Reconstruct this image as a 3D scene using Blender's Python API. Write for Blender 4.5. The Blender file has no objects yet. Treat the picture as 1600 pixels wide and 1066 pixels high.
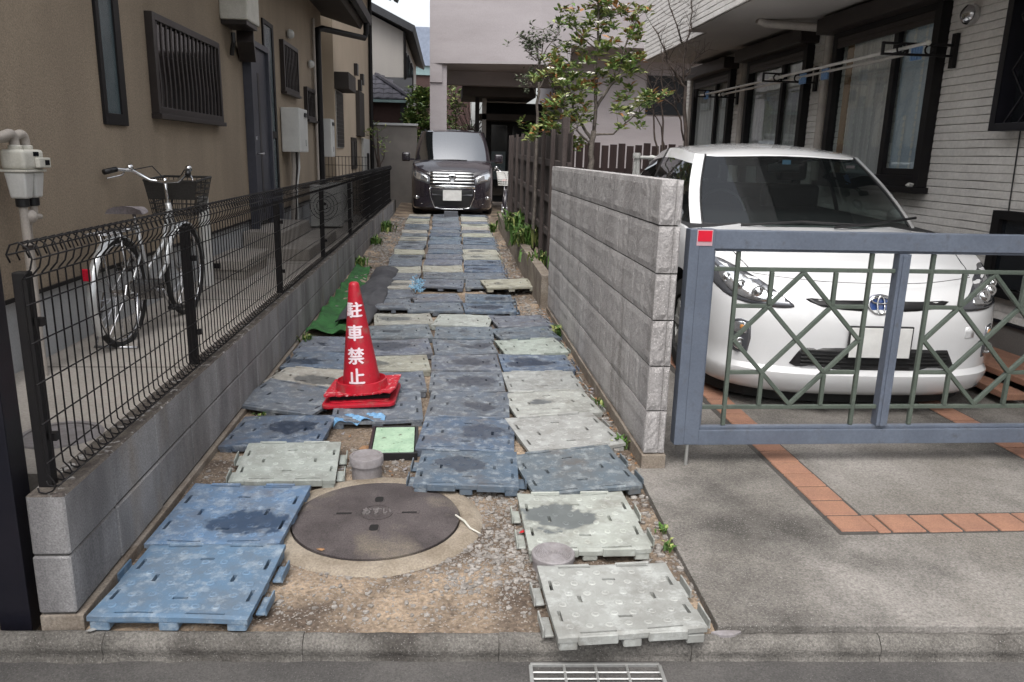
import bpy, math, random
from mathutils import Vector, Matrix, noise
from mathutils.bvhtree import BVHTree
from mathutils.geometry import delaunay_2d_cdt
random.seed(7)
S = bpy.context.scene
COL = S.collection
# ---------------------------------------------------------------- camera
cd = bpy.data.cameras.new('camera'); cam = bpy.data.objects.new('camera', cd); COL.objects.link(cam)
cd.sensor_fit = 'HORIZONTAL'; cd.sensor_width = 36.0; cd.lens = 27.0
cd.clip_start = 0.05; cd.clip_end = 500
cam.matrix_world = Matrix(((0.99638, -0.00435, -0.08492, 0), (-0.08149, 0.23641, -0.96823, 0),
                           (0.02429, 0.97164, 0.2352, 1.45), (0, 0, 0, 1)))
S.camera = cam
# ---------------------------------------------------------------- sky, sun, exposure
W = bpy.data.worlds.new('World'); S.world = W; W.use_nodes = True
wn = W.node_tree; wn.nodes.clear()
sky = wn.nodes.new('ShaderNodeTexSky'); sky.sky_type = 'NISHITA'; sky.sun_disc = False
SUN_EL, SUN_AZ = math.radians(62), math.radians(200)
sky.sun_elevation = SUN_EL; sky.sun_rotation = SUN_AZ
sky.air_density = 1.0; sky.dust_density = 5.0; sky.ozone_density = 1.0
hs = wn.nodes.new('ShaderNodeHueSaturation'); hs.inputs['Saturation'].default_value = 0.24
bg = wn.nodes.new('ShaderNodeBackground'); bg.inputs['Strength'].default_value = 0.15
wo = wn.nodes.new('ShaderNodeOutputWorld')
wn.links.new(sky.outputs[0], hs.inputs['Color']); wn.links.new(hs.outputs[0], bg.inputs[0]); wn.links.new(bg.outputs[0], wo.inputs[0])
sd = bpy.data.lights.new('sun', 'SUN'); sd.energy = 0.5; sd.angle = math.radians(35); sd.color = (1, 0.97, 0.93)
sun = bpy.data.objects.new('sun', sd); COL.objects.link(sun)
sdir = Vector((math.sin(SUN_AZ)*math.cos(SUN_EL), math.cos(SUN_AZ)*math.cos(SUN_EL), math.sin(SUN_EL)))
sun.rotation_euler = sdir.to_track_quat('Z', 'Y').to_euler()
S.view_settings.view_transform = 'Standard'; S.view_settings.look = 'None'
S.view_settings.exposure = 1.15; S.view_settings.gamma = 1.0; S.view_settings.use_curve_mapping = False
S.render.engine = 'CYCLES'
# ---------------------------------------------------------------- materials
def M(name, c, c2=None, s=6.0, rough=.6, bump=.2, bs=90.0, metal=0.0, spec=.4, coord='P', st=(1, 1, 1), var=.25,
      spk=0.0, spk_s=250.0, spk_c=(.6, .58, .55), lo=.38, hi=.62, rvar=0.0, c3=None, s3=1.3, lo3=.5, hi3=.7, bd=.006, coat=0.0, emit=None):
    m = bpy.data.materials.new(name); m.use_nodes = True; nt = m.node_tree; N = nt.nodes; L = nt.links
    p = N['Principled BSDF']
    p.inputs['Roughness'].default_value = rough; p.inputs['Metallic'].default_value = metal
    p.inputs['Specular IOR Level'].default_value = spec; p.inputs['Coat Weight'].default_value = coat
    if coord == 'P': co = N.new('ShaderNodeNewGeometry').outputs['Position']
    else: co = N.new('ShaderNodeTexCoord').outputs['Object']
    mp = N.new('ShaderNodeMapping'); mp.inputs['Scale'].default_value = st; L.new(co, mp.inputs[0])
    def noi(scale, det=6, vec=None):
        n = N.new('ShaderNodeTexNoise'); n.inputs['Scale'].default_value = scale; n.inputs['Detail'].default_value = det
        n.inputs['Roughness'].default_value = .6; L.new(vec or mp.outputs[0], n.inputs['Vector']); return n.outputs['Fac']
    def rng(f, a, b, x=0., y=1.):
        r = N.new('ShaderNodeMapRange'); r.inputs[1].default_value = a; r.inputs[2].default_value = b
        r.inputs[3].default_value = x; r.inputs[4].default_value = y; L.new(f, r.inputs[0]); return r.outputs[0]
    def mix(f, a, b, mode='MIX'):
        x = N.new('ShaderNodeMix'); x.data_type = 'RGBA'; x.blend_type = mode
        if isinstance(f, float): x.inputs[0].default_value = f
        else: L.new(f, x.inputs[0])
        for i, v in ((6, a), (7, b)):
            if isinstance(v, tuple): x.inputs[i].default_value = (*v[:3], 1)
            else: L.new(v, x.inputs[i])
        return x.outputs[2]
    if c2 is None: c2 = tuple(v*.82 for v in c)
    f1 = rng(noi(s), lo, hi)
    colr = mix(f1, c, c2)
    if c3: colr = mix(rng(noi(s3, 8), lo3, hi3), colr, c3)
    fine = noi(bs, 4, co)
    if var:
        g = rng(fine, .3, .7, 1-var, 1+var)
        cg = N.new('ShaderNodeCombineColor'); [L.new(g, cg.inputs[i]) for i in range(3)]
        colr = mix(1.0, colr, cg.outputs[0], 'MULTIPLY')
    if spk:
        v = N.new('ShaderNodeTexVoronoi'); v.inputs['Scale'].default_value = spk_s; L.new(co, v.inputs['Vector'])
        r = N.new('ShaderNodeSeparateColor'); L.new(v.outputs['Color'], r.inputs[0])
        colr = mix(rng(r.outputs[0], 1-spk, 1-spk+.02), colr, spk_c)
    L.new(colr, p.inputs['Base Color'])
    if rvar: L.new(rng(f1, 0, 1, rough, rough+rvar), p.inputs['Roughness'])
    if bump:
        b = N.new('ShaderNodeBump'); b.inputs['Strength'].default_value = bump; b.inputs['Distance'].default_value = bd
        L.new(fine, b.inputs['Height']); L.new(b.outputs[0], p.inputs['Normal'])
    return m
def glass(name, tint, tr=.5, rough=.01, f0=.05):
    m = bpy.data.materials.new(name); m.use_nodes = True; nt = m.node_tree; N = nt.nodes; L = nt.links
    N.remove(N['Principled BSDF']); out = N['Material Output']
    t = N.new('ShaderNodeBsdfTransparent'); t.inputs[0].default_value = (*tint, 1)
    g = N.new('ShaderNodeBsdfGlossy'); g.inputs['Roughness'].default_value = rough; g.inputs[0].default_value = (.95, .97, 1, 1)
    d = N.new('ShaderNodeBsdfDiffuse'); d.inputs[0].default_value = (.01, .012, .013, 1)
    m1 = N.new('ShaderNodeMixShader'); m1.inputs[0].default_value = tr; L.new(d.outputs[0], m1.inputs[1]); L.new(t.outputs[0], m1.inputs[2])
    lw = N.new('ShaderNodeLayerWeight'); pw = N.new('ShaderNodeMath'); pw.operation = 'POWER'; L.new(lw.outputs['Facing'], pw.inputs[0]); pw.inputs[1].default_value = 5
    fr = N.new('ShaderNodeMath'); fr.operation = 'MULTIPLY_ADD'; L.new(pw.outputs[0], fr.inputs[0]); fr.inputs[1].default_value = 1-f0; fr.inputs[2].default_value = f0
    lw.inputs['Blend'].default_value = .5
    m2 = N.new('ShaderNodeMixShader'); L.new(fr.outputs[0], m2.inputs[0]); L.new(m1.outputs[0], m2.inputs[1]); L.new(g.outputs[0], m2.inputs[2])
    L.new(m2.outputs[0], out.inputs[0]); return m
MT = {}
def mats():
    A = MT
    A['stucco'] = M('stucco', (.315, .255, .188), (.275, .222, .165), s=2.4, st=(1, 1, .3), rough=.9, bump=.8, bs=110, var=.24, bd=.005, c3=(.245, .197, .147), s3=.8)
    A['foundation'] = M('foundation_paint', (.42, .43, .44), (.36, .37, .38), s=2, rough=.8, bump=.2, bs=120, var=.1)
    A['black'] = M('black_aluminium', (.010, .009, .010), (.013, .012, .012), spec=.2, rough=.5, bump=.05, var=.1)
    A['brown'] = M('dark_brown_aluminium', (.02, .015, .014), (.026, .02, .018), rough=.42, bump=.05, var=.1)
    A['navy'] = M('dark_navy_paint', (.008, .008, .013), (.012, .011, .016), rough=.35, bump=.05, var=.1)
    A['doorgrey'] = M('door_blue_grey', (.055, .058, .075), (.045, .048, .062), rough=.4, bump=.05, var=.1)
    A['frost'] = M('frosted_glass', (.085, .115, .125), (.06, .085, .095), s=2, rough=.25, bump=.25, bs=300, var=.1)
    A['winglass'] = glass('window_glass', (.92, .95, .95), .97, f0=.05)
    A['darkglass'] = M('dark_window', (.012, .014, .017), rough=.06, bump=0, var=0)
    A['curtain'] = M('curtain', (.58, .545, .53), (.47, .44, .43), s=3, st=(1, 14, .4), rough=.9, bump=.1, var=.1)
    A['bluecloth'] = M('blue_grey_cloth', (.50, .55, .60), (.42, .47, .53), s=4, rough=.9, var=.1)
    A['wornmetal'] = M('worn_iron', (.155, .14, .137), (.11, .10, .098), s=40, rough=.6, bump=.2, var=.2)
    A['cream'] = M('cream_plastic', (.58, .565, .51), (.5, .49, .43), s=9, rough=.5, bump=.05, var=.1)
    A['offwhite'] = M('off_white_enamel', (.60, .60, .575), (.53, .53, .51), s=4, rough=.45, bump=.03, var=.06)
    A['white'] = M('white_plastic', (.68, .68, .66), (.6, .6, .58), s=6, rough=.5, bump=.03, var=.06)
    A['pipe'] = M('beige_pipe', (.40, .36, .32), (.34, .31, .28), s=8, rough=.55, var=.1)
    A['block'] = M('concrete_block', (.26, .255, .255), (.135, .13, .132), s=3.6, st=(1, 1, .3), rough=.92, bump=.45, bs=170, var=.3, c3=(.21, .17, .13), s3=2.2, lo3=.55, hi3=.75)
    A['blockcap'] = M('weathered_wall_top', (.11, .095, .08), (.06, .05, .045), s=12, rough=.95, bump=.6, bs=120, var=.4, c3=(.27, .26, .25), s3=26, lo3=.56, hi3=.62)
    A['split'] = M('split_face_block', (.40, .385, .38), (.285, .272, .268), s=3.0, st=(1, 1.4, .22), rough=.95, bump=.7, bs=110, var=.26, bd=.006, spk=.05, spk_s=260, spk_c=(.45, .43, .42), c3=(.19, .178, .17), s3=2.6, lo3=.55, hi3=.72)
    A['footing'] = M('stained_footing', (.22, .19, .155), (.15, .12, .095), s=5, rough=.95, bump=.4, bs=110, var=.3, c3=(.25, .22, .19), s3=7)
    A['mortar'] = M('mortar', (.06, .055, .05), rough=.95, var=.3)
    A['concrete'] = M('driveway_concrete', (.225, .21, .193), (.15, .138, .123), s=1.6, rough=.9, bump=.7, bs=120, var=.38, spk=.04, spk_s=420, spk_c=(.27, .26, .245), c3=(.065, .06, .054), s3=1.15, lo3=.47, hi3=.66, bd=.007)
    A['paving'] = M('pale_paving', (.38, .35, .315), (.31, .285, .255), s=1.5, rough=.85, bump=.2, bs=90, var=.15)
    A['kerb'] = M('kerb_concrete', (.15, .14, .127), (.085, .079, .071), s=5, rough=.92, bump=.8, bs=140, var=.45, spk=.03, spk_s=420, spk_c=(.21, .20, .19), c3=(.05, .045, .04), s3=3.2, lo3=.5, hi3=.66)
    A['asphalt'] = M('asphalt', (.085, .08, .076), (.055, .052, .05), s=2.5, rough=.92, bump=.8, bs=160, var=.35, spk=.03, spk_s=420, spk_c=(.13, .125, .12))
    A['soil'] = M('alley_soil', (.155, .12, .09), (.085, .063, .048), s=5, rough=.97, bump=1.0, bs=60, var=.45, bd=.012, spk=.07, spk_s=190, spk_c=(.27, .24, .21), c3=(.30, .23, .165), s3=1.6, lo3=.46, hi3=.60)
    A['brick'] = M('terracotta_tile', (.275, .145, .095), (.225, .12, .082), s=9, rough=.85, bump=.3, bs=160, var=.2, c3=(.20, .10, .07), s3=3, lo3=.55, hi3=.8)
    A['grout'] = M('dark_grout', (.06, .055, .05), rough=.95)
    A['gate'] = M('gate_steel_paint', (.105, .125, .162), (.088, .105, .138), s=5, rough=.42, bump=.08, var=.1, spec=.5, c3=(.082, .092, .112), s3=22, lo3=.56, hi3=.7)
    A['lattice'] = M('lattice_green_grey', (.082, .10, .082), (.062, .078, .064), s=9, rough=.5, bump=.08, var=.12)
    A['redref'] = M('red_reflector', (.62, .01, .03), (.5, .01, .03), rough=.3, bump=0, var=.05)
    A['pinkref'] = M('faded_sticker', (.5, .33, .36), rough=.4, bump=0, var=.05)
    A['cone'] = M('red_cone_plastic', (.44, .011, .026), (.36, .014, .026), s=7, rough=.42, bump=.1, var=.1, coord='O', c3=(.30, .075, .07), s3=14, lo3=.56, hi3=.7)
    A['cone2'] = M('worn_red_plastic', (.42, .016, .03), (.62, .40, .40), s=42, lo=.57, hi=.63, rough=.5, bump=.15, var=.1, coord='O')
    A['letter'] = M('pinkish_white_print', (.78, .66, .70), (.7, .58, .62), s=30, rough=.5, bump=0, var=.05)
    A['iron'] = M('cast_iron', (.098, .083, .082), (.06, .05, .05), s=6, rough=.75, bump=1.0, bs=190, var=.4, c3=(.19, .16, .125), s3=2.6, lo3=.55, hi3=.72)
    A['collar'] = M('collar_concrete', (.28, .24, .19), (.20, .165, .125), s=6, rough=.93, bump=.5, bs=130, var=.25)
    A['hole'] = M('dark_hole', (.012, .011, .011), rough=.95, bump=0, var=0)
    A['capgrey'] = M('grey_plastic', (.24, .225, .23), (.19, .175, .175), s=20, rough=.6, var=.12)
    A['mintlid'] = M('mint_green_lid', (.36, .50, .36), (.28, .41, .29), s=14, rough=.55, var=.12, c3=(.10, .10, .07), s3=24, lo3=.62, hi3=.68)
    A['pebble'] = M('pebbles', (.30, .28, .258), (.17, .155, .14), s=30, rough=.9, bump=.2, var=.2)
    A['bluesheet'] = M('blue_sheet', (.10, .24, .42), (.16, .32, .5), s=14, rough=.4, var=.1)
    A['twine'] = M('blue_twine', (.25, .45, .62), rough=.6)
    A['greenmat'] = M('green_mat', (.033, .135, .035), (.02, .075, .022), s=8, rough=.85, bump=.4, bs=200, var=.25)
    A['blacksheet'] = M('black_weed_sheet', (.042, .042, .048), (.062, .062, .068), s=3, rough=.75, bump=.3, bs=220, var=.2)
    A['wood'] = M('grey_brown_wood', (.075, .06, .055), (.045, .035, .033), s=2.5, st=(9, 9, .7), rough=.9, bump=.35, bs=90, var=.25)
    A['darkwood'] = M('dark_brown_wood', (.035, .02, .019), (.025, .015, .014), s=2, st=(8, 8, .6), rough=.8, bump=.2, var=.2)
    A['siding'] = M('grey_beige_siding', (.66, .635, .595), (.60, .575, .54), s=5, rough=.85, bump=.9, bs=38, var=.10, bd=.006)
    A['sidingw'] = M('white_siding', (.62, .60, .575), (.56, .54, .515), s=5, rough=.85, bump=.9, bs=38, var=.10, bd=.006)
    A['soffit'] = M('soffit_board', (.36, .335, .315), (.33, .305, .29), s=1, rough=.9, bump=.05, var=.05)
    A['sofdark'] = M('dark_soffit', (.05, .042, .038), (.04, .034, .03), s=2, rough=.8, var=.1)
    A['pinkwall'] = M('pink_grey_wall', (.325, .30, .308), (.285, .262, .268), s=.9, st=(.5, .5, 2), rough=.92, bump=.3, bs=60, var=.1, c3=(.245, .222, .226), s3=.6, lo3=.52, hi3=.75)
    A['creamwall'] = M('cream_wall', (.47, .385, .29), (.42, .345, .26), s=1, rough=.9, bump=.2, var=.08)
    A['greywall'] = M('pale_grey_wall', (.40, .38, .36), (.35, .335, .32), s=.9, st=(2, 2, .2), rough=.9, bump=.1, var=.06)
    A['rooftile'] = M('grey_roof_tile', (.085, .085, .105), (.06, .06, .075), s=5, rough=.5, bump=.1, var=.2)
    A['roofdark'] = M('dark_roof', (.03, .032, .038), rough=.6, var=.15)
    A['redbrown'] = M('red_brown_board', (.05, .025, .022), (.04, .02, .018), s=3, rough=.75, var=.15)
    A['retain'] = M('grey_wall_render', (.20, .185, .172), (.15, .14, .13), s=1.4, rough=.92, bump=.2, var=.12)
    A['bluebldg'] = M('blue_grey_cladding', (.22, .26, .34), rough=.6, var=.05)
    A['teal'] = M('teal_band', (.20, .29, .30), rough=.6, var=.05)
    A['steel'] = M('bright_steel', (.62, .62, .63), rough=.22, metal=1.0, bump=.02, var=.05, coord='O')
    A['chrome'] = M('chrome', (.8, .81, .82), rough=.08, metal=1.0, bump=0, var=0, coord='O')
    A['greysteel'] = M('galvanised', (.40, .40, .39), (.32, .32, .31), rough=.5, metal=.6, var=.1)
    A['rubber'] = M('black_rubber', (.018, .018, .018), rough=.75, bump=.1, var=.15, coord='O')
    A['blackpl'] = M('black_plastic', (.016, .016, .017), rough=.4, bump=.05, var=.1, coord='O')
    A['saddle'] = M('grey_saddle', (.28, .25, .26), rough=.5, coord='O')
    A['silverpaint'] = M('silver_paint', (.62, .63, .63), (.55, .56, .56), rough=.25, metal=.55, bump=0, var=.03, coord='O', coat=.5)
    A['basket'] = M('dark_basket', (.03, .028, .026), rough=.55, coord='O')
    A['redlens'] = M('red_lens', (.45, .01, .03), rough=.15, bump=0, var=0, coord='O')
    A['orangelens'] = M('orange_lens', (.55, .25, .08), rough=.12, bump=0, var=0, coord='O')
    A['carwhite'] = M('white_car_paint', (.64, .645, .65), (.62, .625, .63), s=1.5, rough=.22, bump=0, var=.012, coat=1.0, coord='O')
    A['vanpaint'] = M('dark_purple_grey_paint', (.020, .016, .022), (.017, .014, .019), rough=.25, bump=0, var=.02, coat=1.0, coord='O')
    A['carglass'] = glass('tinted_car_glass', (.55, .62, .60), .74, f0=.05)
    A['vanglass'] = glass('van_glass', (.35, .4, .4), .25, f0=.27)
    A['interior'] = M('dark_interior', (.014, .014, .015), rough=.8, coord='O')
    A['seat'] = M('seat_fabric', (.025, .024, .023), (.02, .019, .018), rough=.9, coord='O')
    A['plate'] = M('blank_plate', (.72, .72, .70), rough=.45, bump=0, var=.02, coord='O')
    A['lampglass'] = M('headlamp_reflector', (.72, .74, .76), (.5, .51, .53), s=9, rough=.10, metal=.85, bump=.12, bs=30, var=.1, coord='O', coat=1.0, bd=.01)
    A['lampdark'] = M('headlamp_housing', (.15, .155, .17), (.12, .125, .14), s=9, rough=.14, metal=.55, bump=0, var=.03, coord='O', coat=1.0)
    A['badgeblue'] = M('badge_blue', (.01, .045, .19), rough=.15, bump=0, var=0, coord='O', coat=1.0)
    A['bark'] = M('grey_bark', (.17, .15, .13), (.10, .085, .075), s=12, rough=.95, bump=.5, bs=60, var=.3)
    A['barkdark'] = M('dark_bark', (.085, .065, .055), (.055, .042, .037), s=12, rough=.95, bump=.4, var=.3)
    A['leaf'] = M('green_leaf', (.13, .20, .05), (.085, .15, .035), s=9, rough=.5, bump=0, var=.3)
    A['leaf2'] = M('yellow_green_leaf', (.31, .34, .12), (.22, .26, .085), s=9, rough=.5, bump=0, var=.3)
    A['leaf3'] = M('orange_leaf', (.33, .165, .06), (.26, .12, .045), s=9, rough=.5, bump=0, var=.3)
    A['leafgrey'] = M('grey_green_leaf', (.11, .13, .08), (.08, .10, .06), s=9, rough=.6, bump=0, var=.3)
    A['leafdk'] = M('dark_leaf', (.06, .10, .03), (.035, .07, .02), s=4, rough=.5, bump=0, var=.3)
    A['petal'] = M('white_petal', (.78, .76, .68), rough=.6, bump=0, var=.05)
    A['weed'] = M('weed_green', (.07, .15, .025), (.05, .105, .02), s=20, rough=.6, bump=0, var=.3)
    A['deadleaf'] = M('dead_leaf', (.30, .17, .09), (.22, .12, .06), s=40, rough=.9, bump=0, var=.2)
    A['paper'] = M('white_scrap', (.65, .64, .6), rough=.8)
    A['peg'] = M('blue_peg', (.16, .28, .48), rough=.5)
    A['polewhite'] = M('pole_steel', (.55, .53, .5), rough=.35, metal=.4, bump=0, var=.1)
    A['cardboard'] = M('brown_board', (.33, .20, .12), (.26, .16, .10), s=4, rough=.9)
    A['redpaint'] = M('red_paint', (.5, .015, .02), rough=.4)
    A['stonepaint'] = M('dark_grey_concrete', (.10, .105, .12), (.075, .078, .09), s=3, rough=.8, var=.15)
    # plastic road panels: colour and the puddle's own place come from each object
    def panel_mat(name, k):
        m = bpy.data.materials.new(name); m.use_nodes = True; nt = m.node_tree; N = nt.nodes; L = nt.links; p = N['Principled BSDF']
        oi = N.new('ShaderNodeObjectInfo'); tc = N.new('ShaderNodeTexCoord'); geo = N.new('ShaderNodeNewGeometry')
        at = N.new('ShaderNodeAttribute'); at.attribute_type = 'OBJECT'; at.attribute_name = 'stain'
        def noi(sc, det, vec, ro=.6):
            n = N.new('ShaderNodeTexNoise'); n.inputs['Scale'].default_value = sc; n.inputs['Detail'].default_value = det
            n.inputs['Roughness'].default_value = ro; L.new(vec, n.inputs['Vector']); return n
        def rng(f, a, b, x=0., y=1.):
            r = N.new('ShaderNodeMapRange'); r.inputs[1].default_value = a; r.inputs[2].default_value = b
            r.inputs[3].default_value = x; r.inputs[4].default_value = y; L.new(f, r.inputs[0]); return r.outputs[0]
        def mth(op, a, b):
            x = N.new('ShaderNodeMath'); x.operation = op
            for i, v in ((0, a), (1, b)):
                if isinstance(v, (int, float)): x.inputs[i].default_value = v
                else: L.new(v, x.inputs[i])
            return x.outputs[0]
        def mix(f, a, b, mode='MIX'):
            x = N.new('ShaderNodeMix'); x.data_type = 'RGBA'; x.blend_type = mode
            if isinstance(f, float): x.inputs[0].default_value = f
            else: L.new(f, x.inputs[0])
            for i, v in ((6, a), (7, b)):
                if isinstance(v, tuple): x.inputs[i].default_value = (*v, 1)
                else: L.new(v, x.inputs[i])
            return x.outputs[2]
        pos = geo.outputs['Position']
        grime = rng(noi(7, 10, pos, .7).outputs['Fac'], .40, .66)
        scuff = rng(noi(16, 10, pos, .75).outputs['Fac'], .50, .64)
        col = mix(1.0, oi.outputs['Color'], (k, k, k), 'MULTIPLY')
        c = mix(mth('MULTIPLY', grime, .62), col, mix(.62, mix(1.0, col, (.55, .55, .55), 'MULTIPLY'), (.15, .14, .125)))
        c = mix(mth('MULTIPLY', scuff, .6), c, mix(.6, mix(1.0, col, (1.3, 1.3, 1.3), 'MULTIPLY'), (.45, .47, .46)))
        mud = rng(noi(4.3, 9, pos, .65).outputs['Fac'], .56, .70)
        c = mix(mth('MULTIPLY', mud, .55), c, (.11, .085, .065))
        # puddle
        sx = N.new('ShaderNodeSeparateXYZ'); L.new(tc.outputs['Object'], sx.inputs[0])
        ss = N.new('ShaderNodeSeparateXYZ'); L.new(at.outputs['Vector'], ss.inputs[0])
        dx = mth('SUBTRACT', sx.outputs[0], ss.outputs[0]); dy = mth('MULTIPLY', mth('SUBTRACT', sx.outputs[1], ss.outputs[1]), 1.45)
        d = mth('SQRT', mth('ADD', mth('MULTIPLY', dx, dx), mth('MULTIPLY', dy, dy)), 0)
        wob = rng(noi(11, 5, pos).outputs['Fac'], .3, .7, -.07, .07)
        dd = mth('SUBTRACT', mth('ADD', d, wob), ss.outputs[2])
        wet = rng(dd, -.006, .006, 1., 0.)
        rim = mth('MULTIPLY', rng(dd, .0, .035, 1., 0.), mth('SUBTRACT', 1.0, wet))
        c = mix(mth('MULTIPLY', rim, .45), c, (.07, .065, .06))
        c = mix(mth('MULTIPLY', wet, .82), c, mix(.16, mix(1.0, col, (.27, .30, .355), 'MULTIPLY'), (.05, .04, .03)))
        L.new(c, p.inputs['Base Color'])
        L.new(rng(wet, 0, 1, .62, .28), p.inputs['Roughness']); p.inputs['Specular IOR Level'].default_value = .45
        b = N.new('ShaderNodeBump'); b.inputs['Distance'].default_value = .004
        L.new(rng(wet, 0, 1, .35, .05), b.inputs['Strength']); L.new(noi(120, 4, pos).outputs['Fac'], b.inputs['Height']); L.new(b.outputs[0], p.inputs['Normal'])
        return m
    A['panel'] = panel_mat('weathered_panel_plastic', 1.0)
    A['stud'] = panel_mat('weathered_panel_stud', 1.22)
mats()
# ---------------------------------------------------------------- mesh collector and object helpers
class G:
    def __init__(s): s.v = []; s.f = []; s.mi = []; s.m = 0; s.X = None
    def add(s, vs, fs):
        b = len(s.v)
        if s.X is not None: vs = [s.X @ Vector(v) for v in vs]
        s.v += [tuple(v) for v in vs]; s.f += [tuple(i+b for i in f) for f in fs]; s.mi += [s.m]*len(fs); return s
    def box(s, x0, x1, y0, y1, z0, z1):
        return s.add([(x0,y0,z0),(x1,y0,z0),(x1,y1,z0),(x0,y1,z0),(x0,y0,z1),(x1,y0,z1),(x1,y1,z1),(x0,y1,z1)],
                     [(3,2,1,0),(4,5,6,7),(0,1,5,4),(1,2,6,5),(2,3,7,6),(3,0,4,7)])
    def bar(s, p, q, w, h, up=(0,0,1)):
        p, q = Vector(p), Vector(q); d = (q-p).normalized(); u = Vector(up)
        if abs(d.dot(u)) > .98: u = Vector((0,1,0))
        a = d.cross(u).normalized(); b = a.cross(d)
        vs = []
        for e in (p, q):
            for i, j in ((-1,-1),(1,-1),(1,1),(-1,1)): vs.append(e+a*(i*w/2)+b*(j*h/2))
        return s.add(vs, [(0,1,2,3),(7,6,5,4),(0,4,5,1),(1,5,6,2),(2,6,7,3),(3,7,4,0)])
    def tube(s, pts, r, n=8, caps=True):
        pts = [Vector(p) for p in pts]; k = len(pts); rs = r if isinstance(r, (list, tuple)) else [r]*k
        vs = []; fs = []; pa = None
        for i, p in enumerate(pts):
            d = (pts[min(i+1,k-1)]-pts[max(i-1,0)]).normalized()
            if pa is None:
                pa = d.orthogonal().normalized()
            else:
                pa = (pa-d*pa.dot(d))
                pa = pa.normalized() if pa.length > 1e-6 else d.orthogonal().normalized()
            b = d.cross(pa)
            for j in range(n):
                t = 2*math.pi*j/n; vs.append(p+(pa*math.cos(t)+b*math.sin(t))*rs[i])
        for i in range(k-1):
            for j in range(n):
                a = i*n+j; c = i*n+(j+1)%n; fs.append((a, c, c+n, a+n))
        if caps: fs += [tuple(range(n-1,-1,-1)), tuple(range((k-1)*n, k*n))]
        return s.add(vs, fs)
    def lathe(s, prof, n=24, c=(0,0,0), a0=0, a1=2*math.pi):
        vs = []; fs = []; full = abs(a1-a0-2*math.pi) < 1e-6; m = n if full else n+1
        for r, z in prof:
            for j in range(m):
                t = a0+(a1-a0)*j/n; vs.append((c[0]+r*math.cos(t), c[1]+r*math.sin(t), c[2]+z))
        for i in range(len(prof)-1):
            for j in range(n):
                a = i*m+j; b = i*m+(j+1)%m; fs.append((a, b, b+m, a+m))
        return s.add(vs, fs)
    def disc(s, r, n=24, c=(0,0,0), flip=False):
        vs = [(c[0]+r*math.cos(2*math.pi*j/n), c[1]+r*math.sin(2*math.pi*j/n), c[2]) for j in range(n)]
        return s.add(vs, [tuple(range(n))[::-1] if flip else tuple(range(n))])
    def prism(s, poly, z0, z1):
        n = len(poly); vs = [(x,y,z0) for x,y in poly]+[(x,y,z1) for x,y in poly]
        return s.add(vs, [tuple(range(n-1,-1,-1)), tuple(range(n,2*n))]+[(i,(i+1)%n,(i+1)%n+n,i+n) for i in range(n)])
    def extr(s, poly, axis, a, b):
        # polygon in the other two axes, swept along axis from a to b
        n = len(poly)
        def mk(u, v, w): return (w,u,v) if axis == 'x' else (u,w,v)
        vs = [mk(u,v,a) for u,v in poly]+[mk(u,v,b) for u,v in poly]
        return s.add(vs, [tuple(range(n-1,-1,-1)), tuple(range(n,2*n))]+[(i,(i+1)%n,(i+1)%n+n,i+n) for i in range(n)])
    def ball(s, c, r, seed=0, n=6, m=4, rough=0.):
        rd = random.Random(seed); vs = []; fs = []
        rx, ry, rz = r if isinstance(r, (list, tuple)) else (r, r, r)
        for i in range(m+1):
            ph = math.pi*i/m
            for j in range(n):
                t = 2*math.pi*j/n; k = 1+rd.uniform(-rough, rough)
                vs.append((c[0]+rx*k*math.sin(ph)*math.cos(t), c[1]+ry*k*math.sin(ph)*math.sin(t), c[2]+rz*k*math.cos(ph)))
        for i in range(m):
            for j in range(n): fs.append((i*n+j, (i+1)*n+j, (i+1)*n+(j+1)%n, i*n+(j+1)%n))
        return s.add(vs, fs)
def wloc(o):
    v = Vector((0,0,0))
    while o: v += o.location; o = o.parent
    return v
def mesh(name, g, ms, smooth=False, off=None, bevel=0, seg=2):
    me = bpy.data.meshes.new(name)
    vs = g.v if off is None else [(v[0]-off[0], v[1]-off[1], v[2]-off[2]) for v in g.v]
    me.from_pydata(vs, [], g.f)
    for m in (ms if isinstance(ms, (list, tuple)) else [ms]): me.materials.append(MT[m] if isinstance(m, str) else m)
    me.polygons.foreach_set('material_index', g.mi)
    if bevel:
        import bmesh
        bm = bmesh.new(); bm.from_mesh(me); bmesh.ops.remove_doubles(bm, verts=bm.verts, dist=1e-5)
        es = [e for e in bm.edges if len(e.link_faces) == 2 and e.calc_face_angle(0) > .5]
        bmesh.ops.bevel(bm, geom=es, offset=bevel, segments=seg, affect='EDGES', profile=.6)
        bm.to_mesh(me); bm.free()
    if smooth:
        me.polygons.foreach_set('use_smooth', [True]*len(me.polygons))
        if smooth != 'all': me.set_sharp_from_angle(angle=math.radians(38))
    me.update(); return me
def link(name, me, parent=None, loc=None, rot=None):
    o = bpy.data.objects.new(name, me); COL.objects.link(o); o.parent = parent
    if loc: o.location = loc
    if rot: o.rotation_euler = rot
    return o
def obj(name, g, ms, parent=None, smooth=False, bevel=0, seg=2, world=True, label=None):
    off = wloc(parent) if (parent and world) else None
    o = link(name, mesh(name, g, ms, smooth, off, bevel, seg), parent)
    if label: o['label'] = label
    return o
def tag(o, label, cat, group=None):
    o['label'] = label; o['category'] = cat
    if group: o['group'] = group
    return o
def thing(name, label, cat, loc=(0,0,0), group=None, rot=None):
    o = bpy.data.objects.new(name, None); COL.objects.link(o); o.location = loc; o.empty_display_size = .2
    if rot: o.rotation_euler = rot
    return tag(o, label, cat, group)
def struct(o): o['kind'] = 'structure'; return o
def stuff(o): o['kind'] = 'stuff'; return o
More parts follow.
